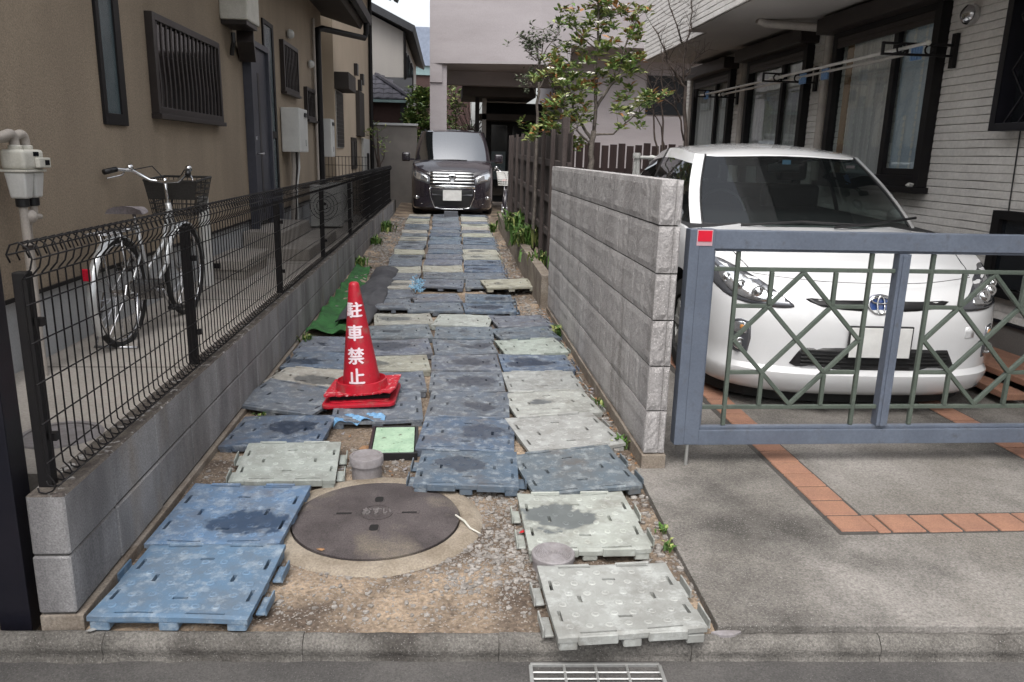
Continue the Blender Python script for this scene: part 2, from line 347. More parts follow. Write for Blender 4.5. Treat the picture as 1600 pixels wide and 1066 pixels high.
def ramp(y): return max(0.0, .013*(y-5))
def text_mesh(t, size, off=0.0, res=4):
    cu = bpy.data.curves.new('lettering', 'FONT'); cu.body = t; cu.size = size; cu.align_x = 'CENTER'; cu.align_y = 'CENTER'; cu.offset = off
    cu.resolution_u = res
    to = bpy.data.objects.new('lettering', cu); COL.objects.link(to)
    dg = bpy.context.evaluated_depsgraph_get(); me = bpy.data.meshes.new_from_object(to.evaluated_get(dg))
    vs = [tuple(v.co) for v in me.vertices]; fs = [tuple(p.vertices) for p in me.polygons]
    bpy.data.objects.remove(to); bpy.data.curves.remove(cu); bpy.data.meshes.remove(me)
    return vs, fs
# ================================================================ GROUND
# one base sheet under everything (kept well below the detailed surfaces)
g = G(); g.box(-60, 60, -40, 90, -.6, -.35); struct(obj('ground', g, 'asphalt'))
# road in front, following the kerb line
KA = math.atan2(-0.0500, 1.0)            # kerb direction
KO = Vector((-1.05, 2.165, 0))
KX = Matrix.Translation(KO) @ Matrix.Rotation(KA, 4, 'Z')
g = G(); g.X = KX; g.box(-14, 18, -9, -.42, -.30, -.088); struct(obj('road', g, 'asphalt'))
g = G(); g.X = KX
for i in range(-12, 26):                    # gutter apron, one slab per kerb length
    x0 = i*.6; g.extr([(-.418,-.088),(-.029,-.076),(-.029,-.3),(-.418,-.3)], 'x', x0, x0+.6)
struct(obj('gutter', g, 'asphalt'))
kp = []
kerb_root = bpy.data.objects.new('kerb', None); COL.objects.link(kerb_root); struct(kerb_root); kerb_root.location = KO; kerb_root.rotation_euler = (0,0,KA)
def kerb_mesh(l, seed):
    rd = random.Random(seed); g = G(); n = 12
    prof = [(.014,-.25),(.014,-.004),(.006,-.001),(-.002,-.002),(-.009,-.006),(-.017,-.013),(-.025,-.022),(-.030,-.033),(-.031,-.043),(-.028,-.054),(-.027,-.066),(-.032,-.078),(-.064,-.085),(-.064,-.25)]
    vs = []; k = len(prof)
    for i in range(n+1):
        for y, z in prof:
            w = 0 if z < -.1 else .006
            x = l*i/n
            vs.append((x, y+noise.noise((x*9+seed*3, y*30, z*30))*w*.6, z+noise.noise((x*14+seed, y*20, z*30+4))*w*.8))
    fs = [(i*k+j, i*k+(j+1)%k, (i+1)*k+(j+1)%k, (i+1)*k+j) for i in range(n) for j in range(k)]
    g.add(vs, fs+[tuple(range(k))[::-1], tuple(n*k+j for j in range(k))]); return g
KS = [0.62, 0.6]
km = [mesh('kerb_stone', kerb_mesh(.6005, s), 'kerb', smooth=True) for s in range(4)]
for i in range(-11, 14):
    x = 0.015+i*.602
    o = link('kerb_stone', km[i%4], kerb_root, (x, 0, random.uniform(-.003,.003)), (0,0,random.uniform(-.004,.004)))
# sheet under the whole far area, so that nothing floats
g = G(); g.box(-30, 40, 2.22, 70, -.34, -.12); struct(obj('terrain', g, 'soil'))
# alley soil: modelled relief
def soil_z(x, y):
    z = ramp(y)+noise.noise((x*2.1, y*2.1, .3))*.012+noise.noise((x*7, y*7, 2.3))*.008+noise.noise((x*19, y*19, 5.3))*.0045
    e = max(0, abs(x+.12)-.78)
    z += .02*min(1, e*4)*(1 if y > 2.5 else 0)
    if y < 2.55: z -= .012*(2.55-y)/.4
    if y < 2.165-.05*(x+1.05)+.012: z = -.25
    if y < 3.36 and x > .6: z = min(z, -.012)
    d = math.hypot(x+.275, y-2.9)
    if d < .50: z = min(z, -.012+.03*max(0, d-.42)/.08)
    return z
g = G(); xs = [-1.16+.02*i for i in range(106)]; ys = [2.06+.02*i for i in range(182)]+[5.7+.06*i for i in range(240)]
nx = len(xs)
g.add([(x, y, soil_z(x, y)) for y in ys for x in xs], [(j*nx+i, j*nx+i+1, (j+1)*nx+i+1, (j+1)*nx+i) for j in range(len(ys)-1) for i in range(nx-1)])
struct(obj('alley_soil', g, 'soil', smooth='all'))
# loose gravel: thousands of small stones, one object
g = G(); rd = random.Random(5)
def in_lid(x, y): return math.hypot(x+.275, y-2.9) < .41
def stone(x, y, r, z=None):
    s = rd.random()*1e5
    r3 = (r*rd.uniform(.7,1.35), r*rd.uniform(.7,1.35), r*rd.uniform(.4,.75))
    g.ball((x, y, (soil_z(x, y) if z is None else z)+r3[2]*.35), r3, seed=s, n=5, m=3, rough=.22)
def scatter(x0, x1, y0, y1, n, r0, r1, p=2.2):
    for _ in range(n):
        x = rd.uniform(x0, x1); y = rd.uniform(y0, y1)
        if in_lid(x, y): continue
        stone(x, y, r0+(r1-r0)*rd.random()**p*1.0)
scatter(-.62, .34, 2.2, 2.75, 1500, .0022, .011, 4); scatter(.0, .34, 2.35, 3.15, 1500, .003, .013, 3)
scatter(-.55, -.16, 3.1, 3.65, 260, .003, .02, 3); scatter(.70, .90, 2.25, 7.2, 1100, .005, .02, 2.2)
scatter(-1.15, -.95, 2.3, 3.7, 160, .004, .014, 3); scatter(-1.1, -.5, 6.8, 12, 420, .008, .03, 2); scatter(-1.1, -.75, 10, 16, 420, .01, .036, 2)
scatter(.62, .98, 7.0, 12.5, 520, .008, .026, 2); scatter(.2, .75, 7.5, 8.3, 120, .006, .02, 2)
stuff(obj('gravel', g, 'pebble'))
# a few bigger pale stones that can be told apart
# driveway
g = G()
edge = [(.86,2.087),(.872,2.6),(.885,3.0),(.90,3.34)]
poly = edge+[(1.06,3.40),(1.06,11.0),(6.5,11.0),(6.5,1.805)]
g.prism(poly, -.2, .02); struct(obj('driveway', g, 'concrete', bevel=.004)); drive = bpy.data.objects['driveway']
def tile_mesh(w, l, k=0):
    g = G(); g.box(-w/2, w/2, -l/2, l/2, -.015, .0045); return mesh('paving_tile', g, 'brick', bevel=.003, seg=1)
g = G(); g.m = 0
g.box(1.555, 1.735, 2.655, 9, .01, .0212); g.box(1.735, 6.2, 2.655, 2.825, .01, .0212); g.box(2.90, 3.07, 2.83, 9, .01, .0212)
struct(obj('tile_bed', g, 'grout'))
tm = tile_mesh(.146, .131); tmx = tile_mesh(.139, .146); tmh = tile_mesh(.05, .148)
ty = 2.735; cols = [(1.645, 0.0), (2.985, 0.0)]
for cx in (1.645, 2.985):
    y = 2.745 if cx < 2 else 2.905
    while y < 8.6:
        link('paving_tile', tm, drive, (cx+random.uniform(-.003,.003)+(y-2.7)*.012*(1 if cx < 2 else -.3), y, .0225+random.uniform(-.0012,.001)), (random.uniform(-.008,.008), random.uniform(-.008,.008), random.uniform(-.012,.012))); y += .1425
link('paving_tile', tmh, drive, (1.748, 2.738, .0225))
x = 1.853
while x < 6.1:
    link('paving_tile', tmx, drive, (x, 2.738+random.uniform(-.003,.003), .0225+random.uniform(-.0012,.001)), (random.uniform(-.008,.008), random.uniform(-.008,.008), random.uniform(-.012,.012))); x += .1515
# left yard paving
g = G(); g.box(-9, -1.24, 2.62, 14.3, .0, .33); struct(obj('yard_paving', g, 'paving'))
g = G()
for y in (4.0, 5.9, 7.9, 9.6, 11.4): g.box(-2.1, -1.245, y-.006, y+.006, .322, .3304)
struct(obj('paving_joints', g, 'mortar'))
g = G(); g.lathe([(0,.0),(.13,.0),(.13,.006),(.15,.006),(.155,0)], 28, (-1.52, 3.0, .331))
tag(obj('drain_cover', g, 'capgrey', smooth=True), 'round pale drain lid in the yard paving behind the first fence post', 'drain cover')
# ================================================================ LEFT BLOCK WALL
wl = thing('block_wall', 'low grey concrete block wall in two courses carrying the wire mesh fence', 'wall', (-1.18, 2.2, 0))
def rough_block(x0, x1, y0, y1, z0, z1, seed, amp=.0015, bev=.006):
    import bmesh
    bm = bmesh.new(); bmesh.ops.create_cube(bm, size=1)
    for v in bm.verts: v.co = Vector(((x0+x1)/2+v.co.x*(x1-x0), (y0+y1)/2+v.co.y*(y1-y0), (z0+z1)/2+v.co.z*(z1-z0)))
    bmesh.ops.bevel(bm, geom=list(bm.edges), offset=bev, segments=1, affect='EDGES')
    for v in bm.verts: v.co += noise.noise_vector(v.co*37+Vector((seed,0,0)))*amp
    me = bpy.data.meshes.new('block'); bm.to_mesh(me); bm.free(); return me
L0 = [rough_block(-.055, .055, -.1985, .1985, .0, .192, i) for i in range(3)]
for me in L0: me.materials.append(MT['block'])
L1 = [rough_block(-.055, .055, -.1985, .1985, .0, .194, i+9) for i in range(3)]
for me in L1: me.materials.append(MT['block']); me.materials.append(MT['blockcap']); [setattr(p, 'material_index', 1) for p in me.polygons if p.normal.z > .3]
for i in range(37):
    for k, ms in ((0, L0), (1, L1)):
        y = 2.359 if i == 0 else 2.727+.4*(i-1)
        o = link('block', ms[(i*7+k) % 3], wl, (random.uniform(-.002,.002), y-2.2, (.052, .249)[k]))
        if i == 0: o.scale = (1, .838, 1)
obj('mortar_core', G().box(-1.228, -1.132, 2.2, 17.4, .045, .437), 'mortar', wl)
g = G(); g.box(-1.236, -1.108, 2.192, 17.5, -.2, .046); obj('footing', g, 'footing', wl, bevel=.004)
# ================================================================ RIGHT BLOCK WALL
wr = thing('block_wall', 'chest-high split-faced grey block wall between the panel path and the white car', 'wall', (.98, 3.35, 0))
zs = [1.364, 1.162, .948, .734, .518, .302, .09]
def split_block(x0, x1, y0, y1, z0, z1, seed):
    # long rough face towards the alley and the end face
    g = G(); ny, nz = 14, 7
    vs = []; idx = {}
    def P(i, j, side):
        y = y0+(y1-y0)*i/ny; z = z0+(z1-z0)*j/nz
        e = min(1, min(i, ny-i)*1.0)*min(1, min(j, nz-j)*1.0)
        d = (noise.noise((y*23+seed*5, z*23, 1))+.6*noise.noise((y*55+seed*5, z*55, 7)))*.0032*e
        if j in (0, nz): d -= .004
        gr = -.004 if (i % 7 == 0 and e > 0) else 0
        return (x0-d-gr if side == 0 else x1+d, y, z)
    base = []
    for side in (0, 1):
        for j in range(nz+1):
            for i in range(ny+1): base.append(P(i, j, side))
    k = (ny+1)*(nz+1); w = ny+1; fs = []
    for j in range(nz):
        for i in range(ny):
            a = j*w+i; fs.append((a, a+w, a+w+1, a+1)); a += k; fs.append((a, a+1, a+w+1, a+w))
    for i in range(ny):
        a, b = i, k+i; fs.append((a, a+1, b+1, b)); a, b = nz*w+i, k+nz*w+i; fs.append((a, b, b+1, a+1))
    for j in range(nz):
        a, b = j*w, k+j*w; fs.append((a, b, b+w, a+w)); a, b = j*w+ny, k+j*w+ny; fs.append((a, a+w, b+w, b))
    g.add(base, fs); return g
SB = [mesh('block', split_block(-.05, .05, -.198, .198, 0, .206, s), 'split', smooth=False) for s in range(6)]
for r in range(6):
    z0 = zs[r+1]+.005; h = zs[r]-zs[r+1]-.007
    for c in range(10):
        y = 3.35+.2+.4*c
        if y > 7.1: continue
        o = link('block', SB[(r*5+c*3)%6], wr, (random.uniform(-.0015,.0015), y-3.35, z0), (0, 0, math.pi if (r+c) % 2 else 0)); o.scale = (1, 1 if c else .999, h/.206)
obj('mortar_core', G().box(.942, 1.018, 3.355, 6.94, .09, 1.355), 'mortar', wr)
# grooved end face of each course
obj('footing', G().box(.922, 1.038, 3.335, 6.97, -.2, .088), 'footing', wr, bevel=.005)
for r in range(6):
    z0, z1 = zs[r+1]+.005, zs[r]-.002
    for xa, xb in ((.932, .9965), (1.0015, 1.029)):
        g = G(); n, m = 4, 8
        vs = [(xa+(xb-xa)*i/n, 3.352-(.014+.005*noise.noise((i*3.1+r*7, j*2.3, xa*50)) if 0 < i < n and 0 < j < m else .006), z0+(z1-z0)*j/m) for j in range(m+1) for i in range(n+1)]
        g.add(vs, [(j*5+i, j*5+i+1, (j+1)*5+i+1, (j+1)*5+i) for j in range(m) for i in range(n)])
        g.add([(xa,3.346,z1),(xb,3.346,z1),(xb,3.36,z1),(xa,3.36,z1),(xa,3.346,z0),(xb,3.346,z0),(xb,3.36,z0),(xa,3.36,z0)], [(0,1,2,3),(7,6,5,4),(0,3,7,4),(1,5,6,2)])
        obj('end_face', g, 'split', wr)
# kerb wall under the wooden fence
lw = thing('low_concrete_wall', 'narrow low concrete upstand running along the foot of the wooden fence', 'wall', (.93, 7.02, 0))
g = G(); n = 14
for a, b, dz in ((7.02, 9.5, 0), (9.51, 14.2, -.015)):
    g.add([(x, y, z) for y in (a, b) for x, z in ((.875+(y-7)*.008,-.1),(.975+(y-7)*.008,-.1),(.975+(y-7)*.008,.375+dz+(y-7)*.006),(.875+(y-7)*.008,.375+dz+(y-7)*.006))],
          [(3,2,1,0),(4,5,6,7),(0,1,5,4),(1,2,6,5),(2,3,7,6),(3,0,4,7)])
obj('concrete_body', g, 'footing', lw, bevel=.006)
# ================================================================ MESH FENCE
fe = thing('mesh_fence', 'black wire mesh fence with curled top edge on the low block wall', 'fence', (-1.2, 2.27, .44))
prof = [(-.028,.024),(-.026,.010),(-.008,.006),(.012,.014),(.024,.030),(.016,.050),(.002,.066),(0,.10),(0,.640),(.008,.652),(.026,.672),(.034,.700),(.026,.730),(.004,.746),(-.020,.738),(-.032,.712),(-.024,.690)]
g = G(); g.tube([(x, 0, z) for x, z in prof], .0027, 5); vw = mesh('vertical_wire', g, 'black', smooth='all')
posts = [2.27, 3.66, 5.60, 7.60, 9.75, 11.9, 14.0, 16.1]
y = 2.20; n = 0
while y < 16.3 and n < 290:
    link('vertical_wire', vw, fe, (.032, y-2.27, 0)); y += .05; n += 1
for k in range(len(posts)-1):
    a = posts[k]-(.07 if k == 0 else -.01); b = posts[k+1]-.005
    for x, z in ((0,.10),(0,.22),(0,.34),(0,.46),(0,.57),(.002,.645),(.034,.700),(.012,.744),(-.032,.712),(.024,.030)):
        g = G(); g.tube([(-1.2+.032+x+.0052, a, .44+z), (-1.2+.032+x+.0052, b, .44+z)], .0026, 5); obj('horizontal_wire', g, 'black', fe, smooth='all')
for i, p in enumerate(posts):
    g = G(); g.box(-1.222, -1.182, p-.019, p+.019, .435, 1.095); o = obj('post', g, 'black', fe, bevel=.004)
    for z in (.60, .95):
        g = G(); g.box(-1.178, -1.158, p-.012, p+.012, z-.012, z+.012); obj('clamp', g, 'black', o)
# dark gate post left of the wall
dp = thing('gate_post', 'tall black square post at the left edge beside the end of the block wall', 'post', (-1.36, 2.35, 0))
obj('post_body', G().box(-1.385, -1.290, 2.24, 2.33, -.05, 1.9), 'navy', dp, bevel=.004)
obj('side_panel', G().box(-1.85, -1.387, 2.275, 2.305, .12, 1.85), 'navy', dp, bevel=.003)
obj('latch', G().box(-1.352, -1.31, 2.232, 2.239, .58, .588), 'greysteel', dp)
# ================================================================ PLASTIC GROUND PANELS
import bmesh
PW, PD = .49, .45
def deck(seed, warp):
    rd = random.Random(seed)
    hx, hy = PW/2, PD/2
    slots = []
    for sx in (-1, 1):
        for yy in (-.10, .09): slots.append((sx*(hx-.028)-.006, sx*(hx-.028)+.006, yy-.032, yy+.032))
    for sy in (-1, 1):
        for xx in (-.11, .11): slots.append((xx-.06, xx+.06, sy*(hy-.02)-.0045, sy*(hy-.02)+.0045))
    for cx, cy, a, b in ((-.13, .0, .007, .022), (.13, .0, .007, .022), (0, .12, .024, .007), (0, -.12, .024, .007)): slots.append((cx-a, cx+a, cy-b, cy+b))
    xs = sorted({-hx, hx, *[s[i] for s in slots for i in (0, 1)], *[-hx+.049*i for i in range(1, 10)]}); ys = sorted({-hy, hy, *[s[i] for s in slots for i in (2, 3)], *[-hy+.05*i for i in range(1, 9)]})
    def cl(a):
        o = [a[0]]
        for v in a[1:]:
            if v-o[-1] > 1e-5: o.append(v)
        return o
    xs, ys = cl(xs), cl(ys)
    ins = lambda x, y: any(s[0] < x < s[1] and s[2] < y < s[3] for s in slots)
    g = G(); nx, ny = len(xs), len(ys)
    def Z(x, y): return 0.0
    g.add([(x, y, 0) for y in ys for x in xs]+[(x, y, -.02) for y in ys for x in xs], [])
    k = nx*ny; fs = []
    hole = [[ins((xs[i]+xs[i+1])/2, (ys[j]+ys[j+1])/2) for i in range(nx-1)] for j in range(ny-1)]
    dark = []
    for j in range(ny-1):
        for i in range(nx-1):
            a = j*nx+i; q = (a, a+1, a+nx+1, a+nx)
            if not hole[j][i]: fs.append(q)
            else:
                dark.append(tuple(v+k for v in q))
                for (di, dj, e0, e1) in ((-1,0,a+nx,a),(1,0,a+1,a+nx+1),(0,-1,a,a+1),(0,1,a+nx+1,a+nx)):
                    if not hole[j+dj][i+di]: fs.append((e0, e1, e1+k, e0+k))
    # skirt
    for i in range(nx-1):
        fs.append((i+1, i, i+k, i+1+k)); b = (ny-1)*nx+i; fs.append((b, b+1, b+1+k, b+k))
    for j in range(ny-1):
        a = j*nx; fs.append((a, a+nx, a+nx+k, a+k)); b = a+nx-1; fs.append((b+nx, b, b+k, b+nx+k))
    g.f += fs; g.mi += [0]*len(fs); g.f += dark; g.mi += [2]*len(dark)
    # studs: shallow raised rings in a staggered pattern
    g.m = 1
    for r in range(6):
        for c in range(7 if r % 2 == 0 else 6):
            x = -.195+.065*c+(.0325 if r % 2 else 0); y = -.165+.066*r
            if ins(x, y) or any(s[0]-.012 < x < s[1]+.012 and s[2]-.012 < y < s[3]+.012 for s in slots): continue
            g.m = 1; g.lathe([(.0150,.0002),(.0125,.0016),(.0085,.0018)], 10, (x, y, .0002)); g.m = 0; g.lathe([(.0085,.0018),(.0065,.0007),(0,.0008)], 10, (x, y, .0002))
    g.m = 0
    # warp: sag and twist, rounded skirt
    a, b, c, ph = warp
    out = []
    for x, y, z in g.v:
        u, v = x/hx, y/hy
        dz = a*(u*u-.5)+b*(v*v-.5)+c*u*v+.002*noise.noise((x*9+seed, y*9, 0))
        if z < -.015 and (abs(abs(x)-hx) < 1e-5 or abs(abs(y)-hy) < 1e-5): pass
        ex = max(abs(u), abs(v))
        if z > -.001 and ex > .999: dz -= .004
        out.append((x, y, z+dz))
    g.v = out
    return g
WARPS = [(.0,.002,.002,0), (.007,.001,-.003,0), (-.003,.004,.004,0), (.009,-.003,.002,0), (.003,.006,-.005,0), (-.005,.002,.001,0)]
DECK = [mesh('deck', deck(i, WARPS[i]), ['panel', 'stud', 'hole'], smooth=False) for i in range(6)]
def feet():
    g = G()
    for x, w in ((-.21, .06), (0, .06), (.21, .06)):
        for y in (-.19, .19): g.box(x-w/2, x+w/2, y-.033, y+.034, -.05, -.018)
    for x in (-.21, .21): g.box(x-.03, x+.03, -.03, .03, -.05, -.018)
    g.box(-.236, .236, -.218, .218, -.026, -.0205)
    return g
FEET = mesh('underframe', feet(), ['panel'], bevel=.004, seg=1)
def hook():
    g = G()   # shallow channel with a turned-up lip, sticking out on +x
    g.box(0, .030, -.050, .050, -.044, -.036); g.box(.0305, .037, -.052, .052, -.044, -.012)
    return g
HOOK = mesh('hook', hook(), ['panel'], bevel=.004, seg=2)
def lip():
    g = G(); g.box(-.062, .062, 0, .010, -.03, .0025); return g
LIP = mesh('edge_lip', lip(), ['panel'], bevel=.003, seg=1)
COLS = {'B': (.088,.158,.242), 'b': (.072,.106,.155), 'g': (.097,.118,.148), 'P': (.305,.332,.31), 'p': (.315,.312,.258)}
GRP = 'plastic ground panels laid along the alley'
def panel(label, c, x, y, yaw=0, sx=1, sy=1, z=None, tilt=(0,0), stain=(0,0,0), hooks='', lips='', var=None, col=None, k=None):
    z = ramp(y)+.052 if z is None else z
    o = thing('ground_panel', label, 'ground panel', (x, y, z), GRP, (math.radians(tilt[0]), math.radians(tilt[1]), math.radians(yaw)))
    k = random.randrange(6) if k is None else k
    cc = col or COLS[c]; j = random.uniform(.9, 1.1)
    cc = tuple(min(1, v*j*random.uniform(.96,1.04)) for v in cc)+(1,)
    def put(n, me, loc=(0,0,0), rz=0):
        p = link(n, me, o, loc, (0,0,rz)); p.color = cc; p['stain'] = [float(s) for s in stain]; return p
    d = put('deck', DECK[k]); d.scale = (sx, sy, 1)
    u = put('underframe', FEET); u.scale = (sx, sy, 1); u['stain'] = [0.,0.,-.5]
    for h in hooks:
        s = 1 if h in 'Rr' else -1
        for yy in (-.10, .09):
            q = put('hook', HOOK, (s*PW/2*sx, yy*sy, 0), 0 if s > 0 else math.pi); q['stain'] = [0.,0.,-.5]
    for h in lips:
        s = 1 if h == 'T' else -1
        for xx in (-.115, .115):
            q = put('edge_lip', LIP, (xx*sx, s*(PD/2*sy-.004), 0), 0 if s > 0 else math.pi); q['stain'] = [0.,0.,-.5]
    return o
NEAR = [
 # label, colour, x, y, yaw, w, d, tilt, stain, hooks, lips
 ('bright blue studded panel nearest the kerb beside the left block wall','B',-.835,2.385,-3.2,.485,.455,(0,0),(0,0,-.3),'LR','T'),
 ('blue panel with a big dark puddle left of the manhole cover','B',-.835,2.875,-3.4,.49,.50,(1,-.5),(.06,-.07,.135),'','BT'),
 ('pale tilted panel between the soil patch and the grey pipe stub','P',-.715,3.37,4,.435,.42,(2.2,1.5),(0,0,-.3),'LR','BT'),
 ('blue panel with a round dark puddle beside the left wall, in front of the red cone','b',-.85,3.81,-3,.49,.43,(1,-1.5),(.06,.03,.13),'','B'),
 ('pale grey-green panel overhanging the kerb at the edge of the driveway','P',.56,2.215,2.6,.465,.405,(0,0),(0,0,-.3),'LR','TB'),
 ('pale panel with a grey damp patch behind the round grey drain cap','P',.53,2.77,0,.455,.50,(-.5,0),(-.09,.02,.15),'LR','TB'),
 ('grey-blue panel at the foot of the right block wall end','g',.59,3.27,8.5,.49,.45,(1.5,-2),(0,0,-.3),'R','T'),
 ('larger pale panel along the right wall, first of the three pale ones','P',.61,3.77,11,.50,.49,(1,-1),(0,0,-.3),'R','TB'),
 ('pale panel with one small grey spot along the right block wall','P',.61,4.25,6.7,.50,.44,(0,-1),(-.07,0,.06),'R','T'),
 ('pale panel with faint rusty tint below the dark puddled panel at the right wall','P',.61,4.69,1.5,.475,.44,(0,0),(0,0,-.3),'R','T'),
 ('blue panel with wide dark puddle between two pale panels at the right wall','b',.62,5.13,1.7,.49,.42,(0,0),(-.05,0,.15),'R',''),
 ('pale mint panel between two blue ones by the right block wall','P',.63,5.58,7,.475,.45,(0,-1),(0,0,-.3),'R','TB'),
 ('grey-blue panel with a brown smudge beside the weeds at the right wall','g',.63,6.00,9,.49,.38,(0,0),(-.12,0,.08),'R',''),
 ('plain dusty blue panel at the far end of the right block wall','g',.63,6.43,8,.475,.46,(0,0),(0,0,-.3),'R',''),
 ('blue scuffed panel at the rear right edge of the manhole cover','b',.10,3.30,-3.6,.46,.42,(-1,.5),(-.03,.05,.11),'LR','TB'),
 ('blue panel with a brown-centred puddle right of the mint green lid','b',.11,3.75,-5,.485,.46,(1,1),(.09,.02,.13),'','T'),
 ('blue panel with dark flecks right of the red cone','g',.13,4.23,-4,.465,.49,(0,0),(.07,-.05,.10),'','T'),
 ('grey-blue panel with wide grey puddle in the middle column, behind the flecked one','g',.13,4.70,-.9,.465,.44,(0,0),(.05,-.02,.15),'',''),
 ('grey-blue panel with long brown-grey puddle in the middle column','g',.13,5.13,1.2,.465,.41,(0,0),(.06,0,.14),'',''),
 ('blue panel whose right half is a black puddle, in the middle column','g',.13,5.56,4,.455,.44,(0,0),(.12,0,.12),'',''),
 ('dusty blue panel directly in front of the mint panel in the middle column','g',.14,6.00,-1,.465,.42,(0,0),(0,.05,.05),'',''),
 ('pale mint panel with dark slots in the middle column, across from the cone tip','P',.14,6.44,-8,.48,.46,(0,0),(0,0,-.3),'',''),
 ('warped grey-blue panel sticking up between the left wall and the red cone','g',-.90,4.33,-17,.50,.46,(1,3),(0,0,-.3),'L','T'),
 ('grey-blue panel carrying the front of the red cone','g',-.385,4.20,4,.49,.47,(1.5,0),(0,0,-.3),'','T'),
 ('pale sandy panel left of the red cone with a grey-green smear','p',-.87,4.78,-12,.46,.38,(0,1),(.07,-.06,.13),'L','T'),
 ('grey-blue panel behind the base of the red cone','g',-.38,4.68,5,.49,.44,(0,0),(0,0,-.3),'',''),
 ('pale panel with grey oval smear behind the red cone','p',-.37,5.11,6,.50,.39,(0,0),(-.10,0,.10),'',''),
 ('blue panel with a dark corner puddle against the left wall behind the sandy one','b',-.86,5.19,-6,.44,.41,(0,0),(-.10,-.06,.13),'L',''),
 ('grey-blue panel against the left wall just before the green mat','g',-.87,5.62,-1,.43,.46,(0,0),(-.05,0,.05),'L',''),
 ('blue panel with a bright white wet glare right of the cone','g',-.37,5.56,6,.50,.45,(0,0),(-.06,0,.16),'',''),
 ('grey-blue panel with a cracked dark spot right of the cone tip','g',-.37,6.03,7,.49,.46,(0,0),(-.08,0,.07),'',''),
 ('pale panel with a grey oval beside the folded black sheet','p',-.37,6.48,6,.49,.44,(0,0),(-.08,0,.14),'',''),
 ('plain grey-blue panel just before the bare soil gap, middle column','g',-.10,7.42,7,.46,.42,(0,0),(0,0,-.3),'',''),
 ('grey-blue panel with a fleck in the middle column, behind the two pale ones','g',-.11,6.98,4,.50,.41,(0,0),(.0,-.02,.04),'',''),
 ('blue panel with a dark oval puddle just before the loose pale panel','b',.41,7.41,-1,.46,.42,(0,0),(.06,0,.13),'R',''),
 ('blue panel with the largest black oval puddle, near the far end of the right block wall','b',.39,6.98,2,.47,.42,(0,0),(-.02,0,.15),'R',''),
 ('narrow grey-blue panel edge left of the plain one by the black sheet','g',-.50,7.12,5,.34,.46,(0,0),(0,0,-.3),'',''),
 ('grey-blue panel beside the black sheet next to the blue twine','g',-.50,7.62,8,.36,.48,(0,0),(0,0,-.3),'',''),
 ('loose pale panel lying askew on top of the right column by the low concrete wall','p',.64,7.98,7,.52,.44,(2,-1),(-.1,-.03,.05),'R',''),
]
for i, (lb, c, x, y, yaw, w, d, tl, st, hk, lp) in enumerate(NEAR):
    lift = .05 if lb.startswith('loose') else 0
    panel(lb, c, x, y, yaw, w/PW, d/PD, ramp(y)+.052+lift+(.012 if 'sticking up' in lb or 'tilted' in lb else 0), tl, st, hk, lp, k=(i*5+2) % 6)
# far rows up to the van: three columns narrowing into the distance
ordn = ['first','second','third','fourth','fifth','sixth','seventh','eighth','ninth','tenth','eleventh','twelfth','thirteenth','fourteenth','fifteenth','sixteenth','seventeenth']
FAR = {'K': ('left', 'pgpggpggpgpggppgp'), 'N': ('middle', 'ggpggbgbbbgbggggg'), 'O': ('right', 'ggbbppgbbpgppgppg')}
cname = {'g': 'grey-blue', 'b': 'blue', 'p': 'pale'}
for key, (side, cs) in FAR.items():
    y = 8.22 if key != 'K' else 8.12; i = 0
    rows = []
    while y < 16.6 and i < 17:
        rows.append(y); i += 1; y += .505
    n = len(rows)
    for i, y in enumerate(rows):
        t = (y-8)/8.0
        x = {'K': -.50-.06*t, 'N': -.045+.03*t, 'O': .42+.13*t}[key]
        c = cs[i]; st = (random.uniform(-.1,.1), random.uniform(-.05,.05), random.uniform(.08,.16)) if random.random() < .62 else (0,0,-.3)
        wet = 'with a dark puddle ' if st[2] > 0 else 'without a puddle '
        panel('%s panel %s%s from the van in the %s column' % (cname[c], wet, ordn[n-1-i], side), c, x+random.uniform(-.015,.015), y, random.uniform(-3,4), (.40 if key == 'K' else .47)/PW*(1+.1*t), .485/PD, None,
              (random.uniform(-.6,.6), random.uniform(-.6,.6)), st, 'R' if key == 'O' else '', '')
# ================================================================ MANHOLE
mh = thing('manhole_cover', 'large round cast iron manhole cover in a concrete collar among the panels', 'manhole cover', (-.278, 2.885, 0))
g = G(); n = 64
ring = []
cr = [(.338,-.05),(.338,.006),(.345,.012),(.39,.012),(.412,.006),(.428,-.006),(.43,-.08)]
g.lathe(cr, n); 
out = []
for x, y, z in g.v:
    r = math.hypot(x, y)
    if r > .38: k = 1+.012*noise.noise((x*6, y*6, 1)); x *= k; y *= k; z += .004*noise.noise((x*9, y*9, 3))
    out.append((x, y, z))
g.v = out; g.f = [f[::-1] for f in g.f]
obj('collar', g, 'collar', mh, smooth=True, world=False)
lid = G(); R_ = .333; holes = [(0,.125,.018,.027),(0,-.125,.018,.027),(-.125,0,.036,.008),(.125,0,.036,.008)]
rings = [0,.02,.045,.065,.09]+[.09+.0122*i for i in range(1, 20)]+[R_]
def domez(r): return .034-.020*(r/R_)**2
vs = []; fs = []; nn = 72
for r in rings:
    for j in range(nn):
        t = 2*math.pi*j/nn; vs.append((r*math.cos(t), r*math.sin(t), domez(r)))
for i in range(len(rings)-1):
    for j in range(nn): fs.append((i*nn+j, (i+1)*nn+j, (i+1)*nn+(j+1)%nn, i*nn+(j+1)%nn))
base = (len(rings)-1)*nn
vs += [(v[0]*.99, v[1]*.99, -.03) for v in vs[base:base+nn]]
for j in range(nn): fs.append((base+j, base+nn+j, base+nn+(j+1)%nn, base+(j+1)%nn))
lid.add(vs, fs); lo = obj('lid', lid, 'iron', mh, smooth=True, world=False)
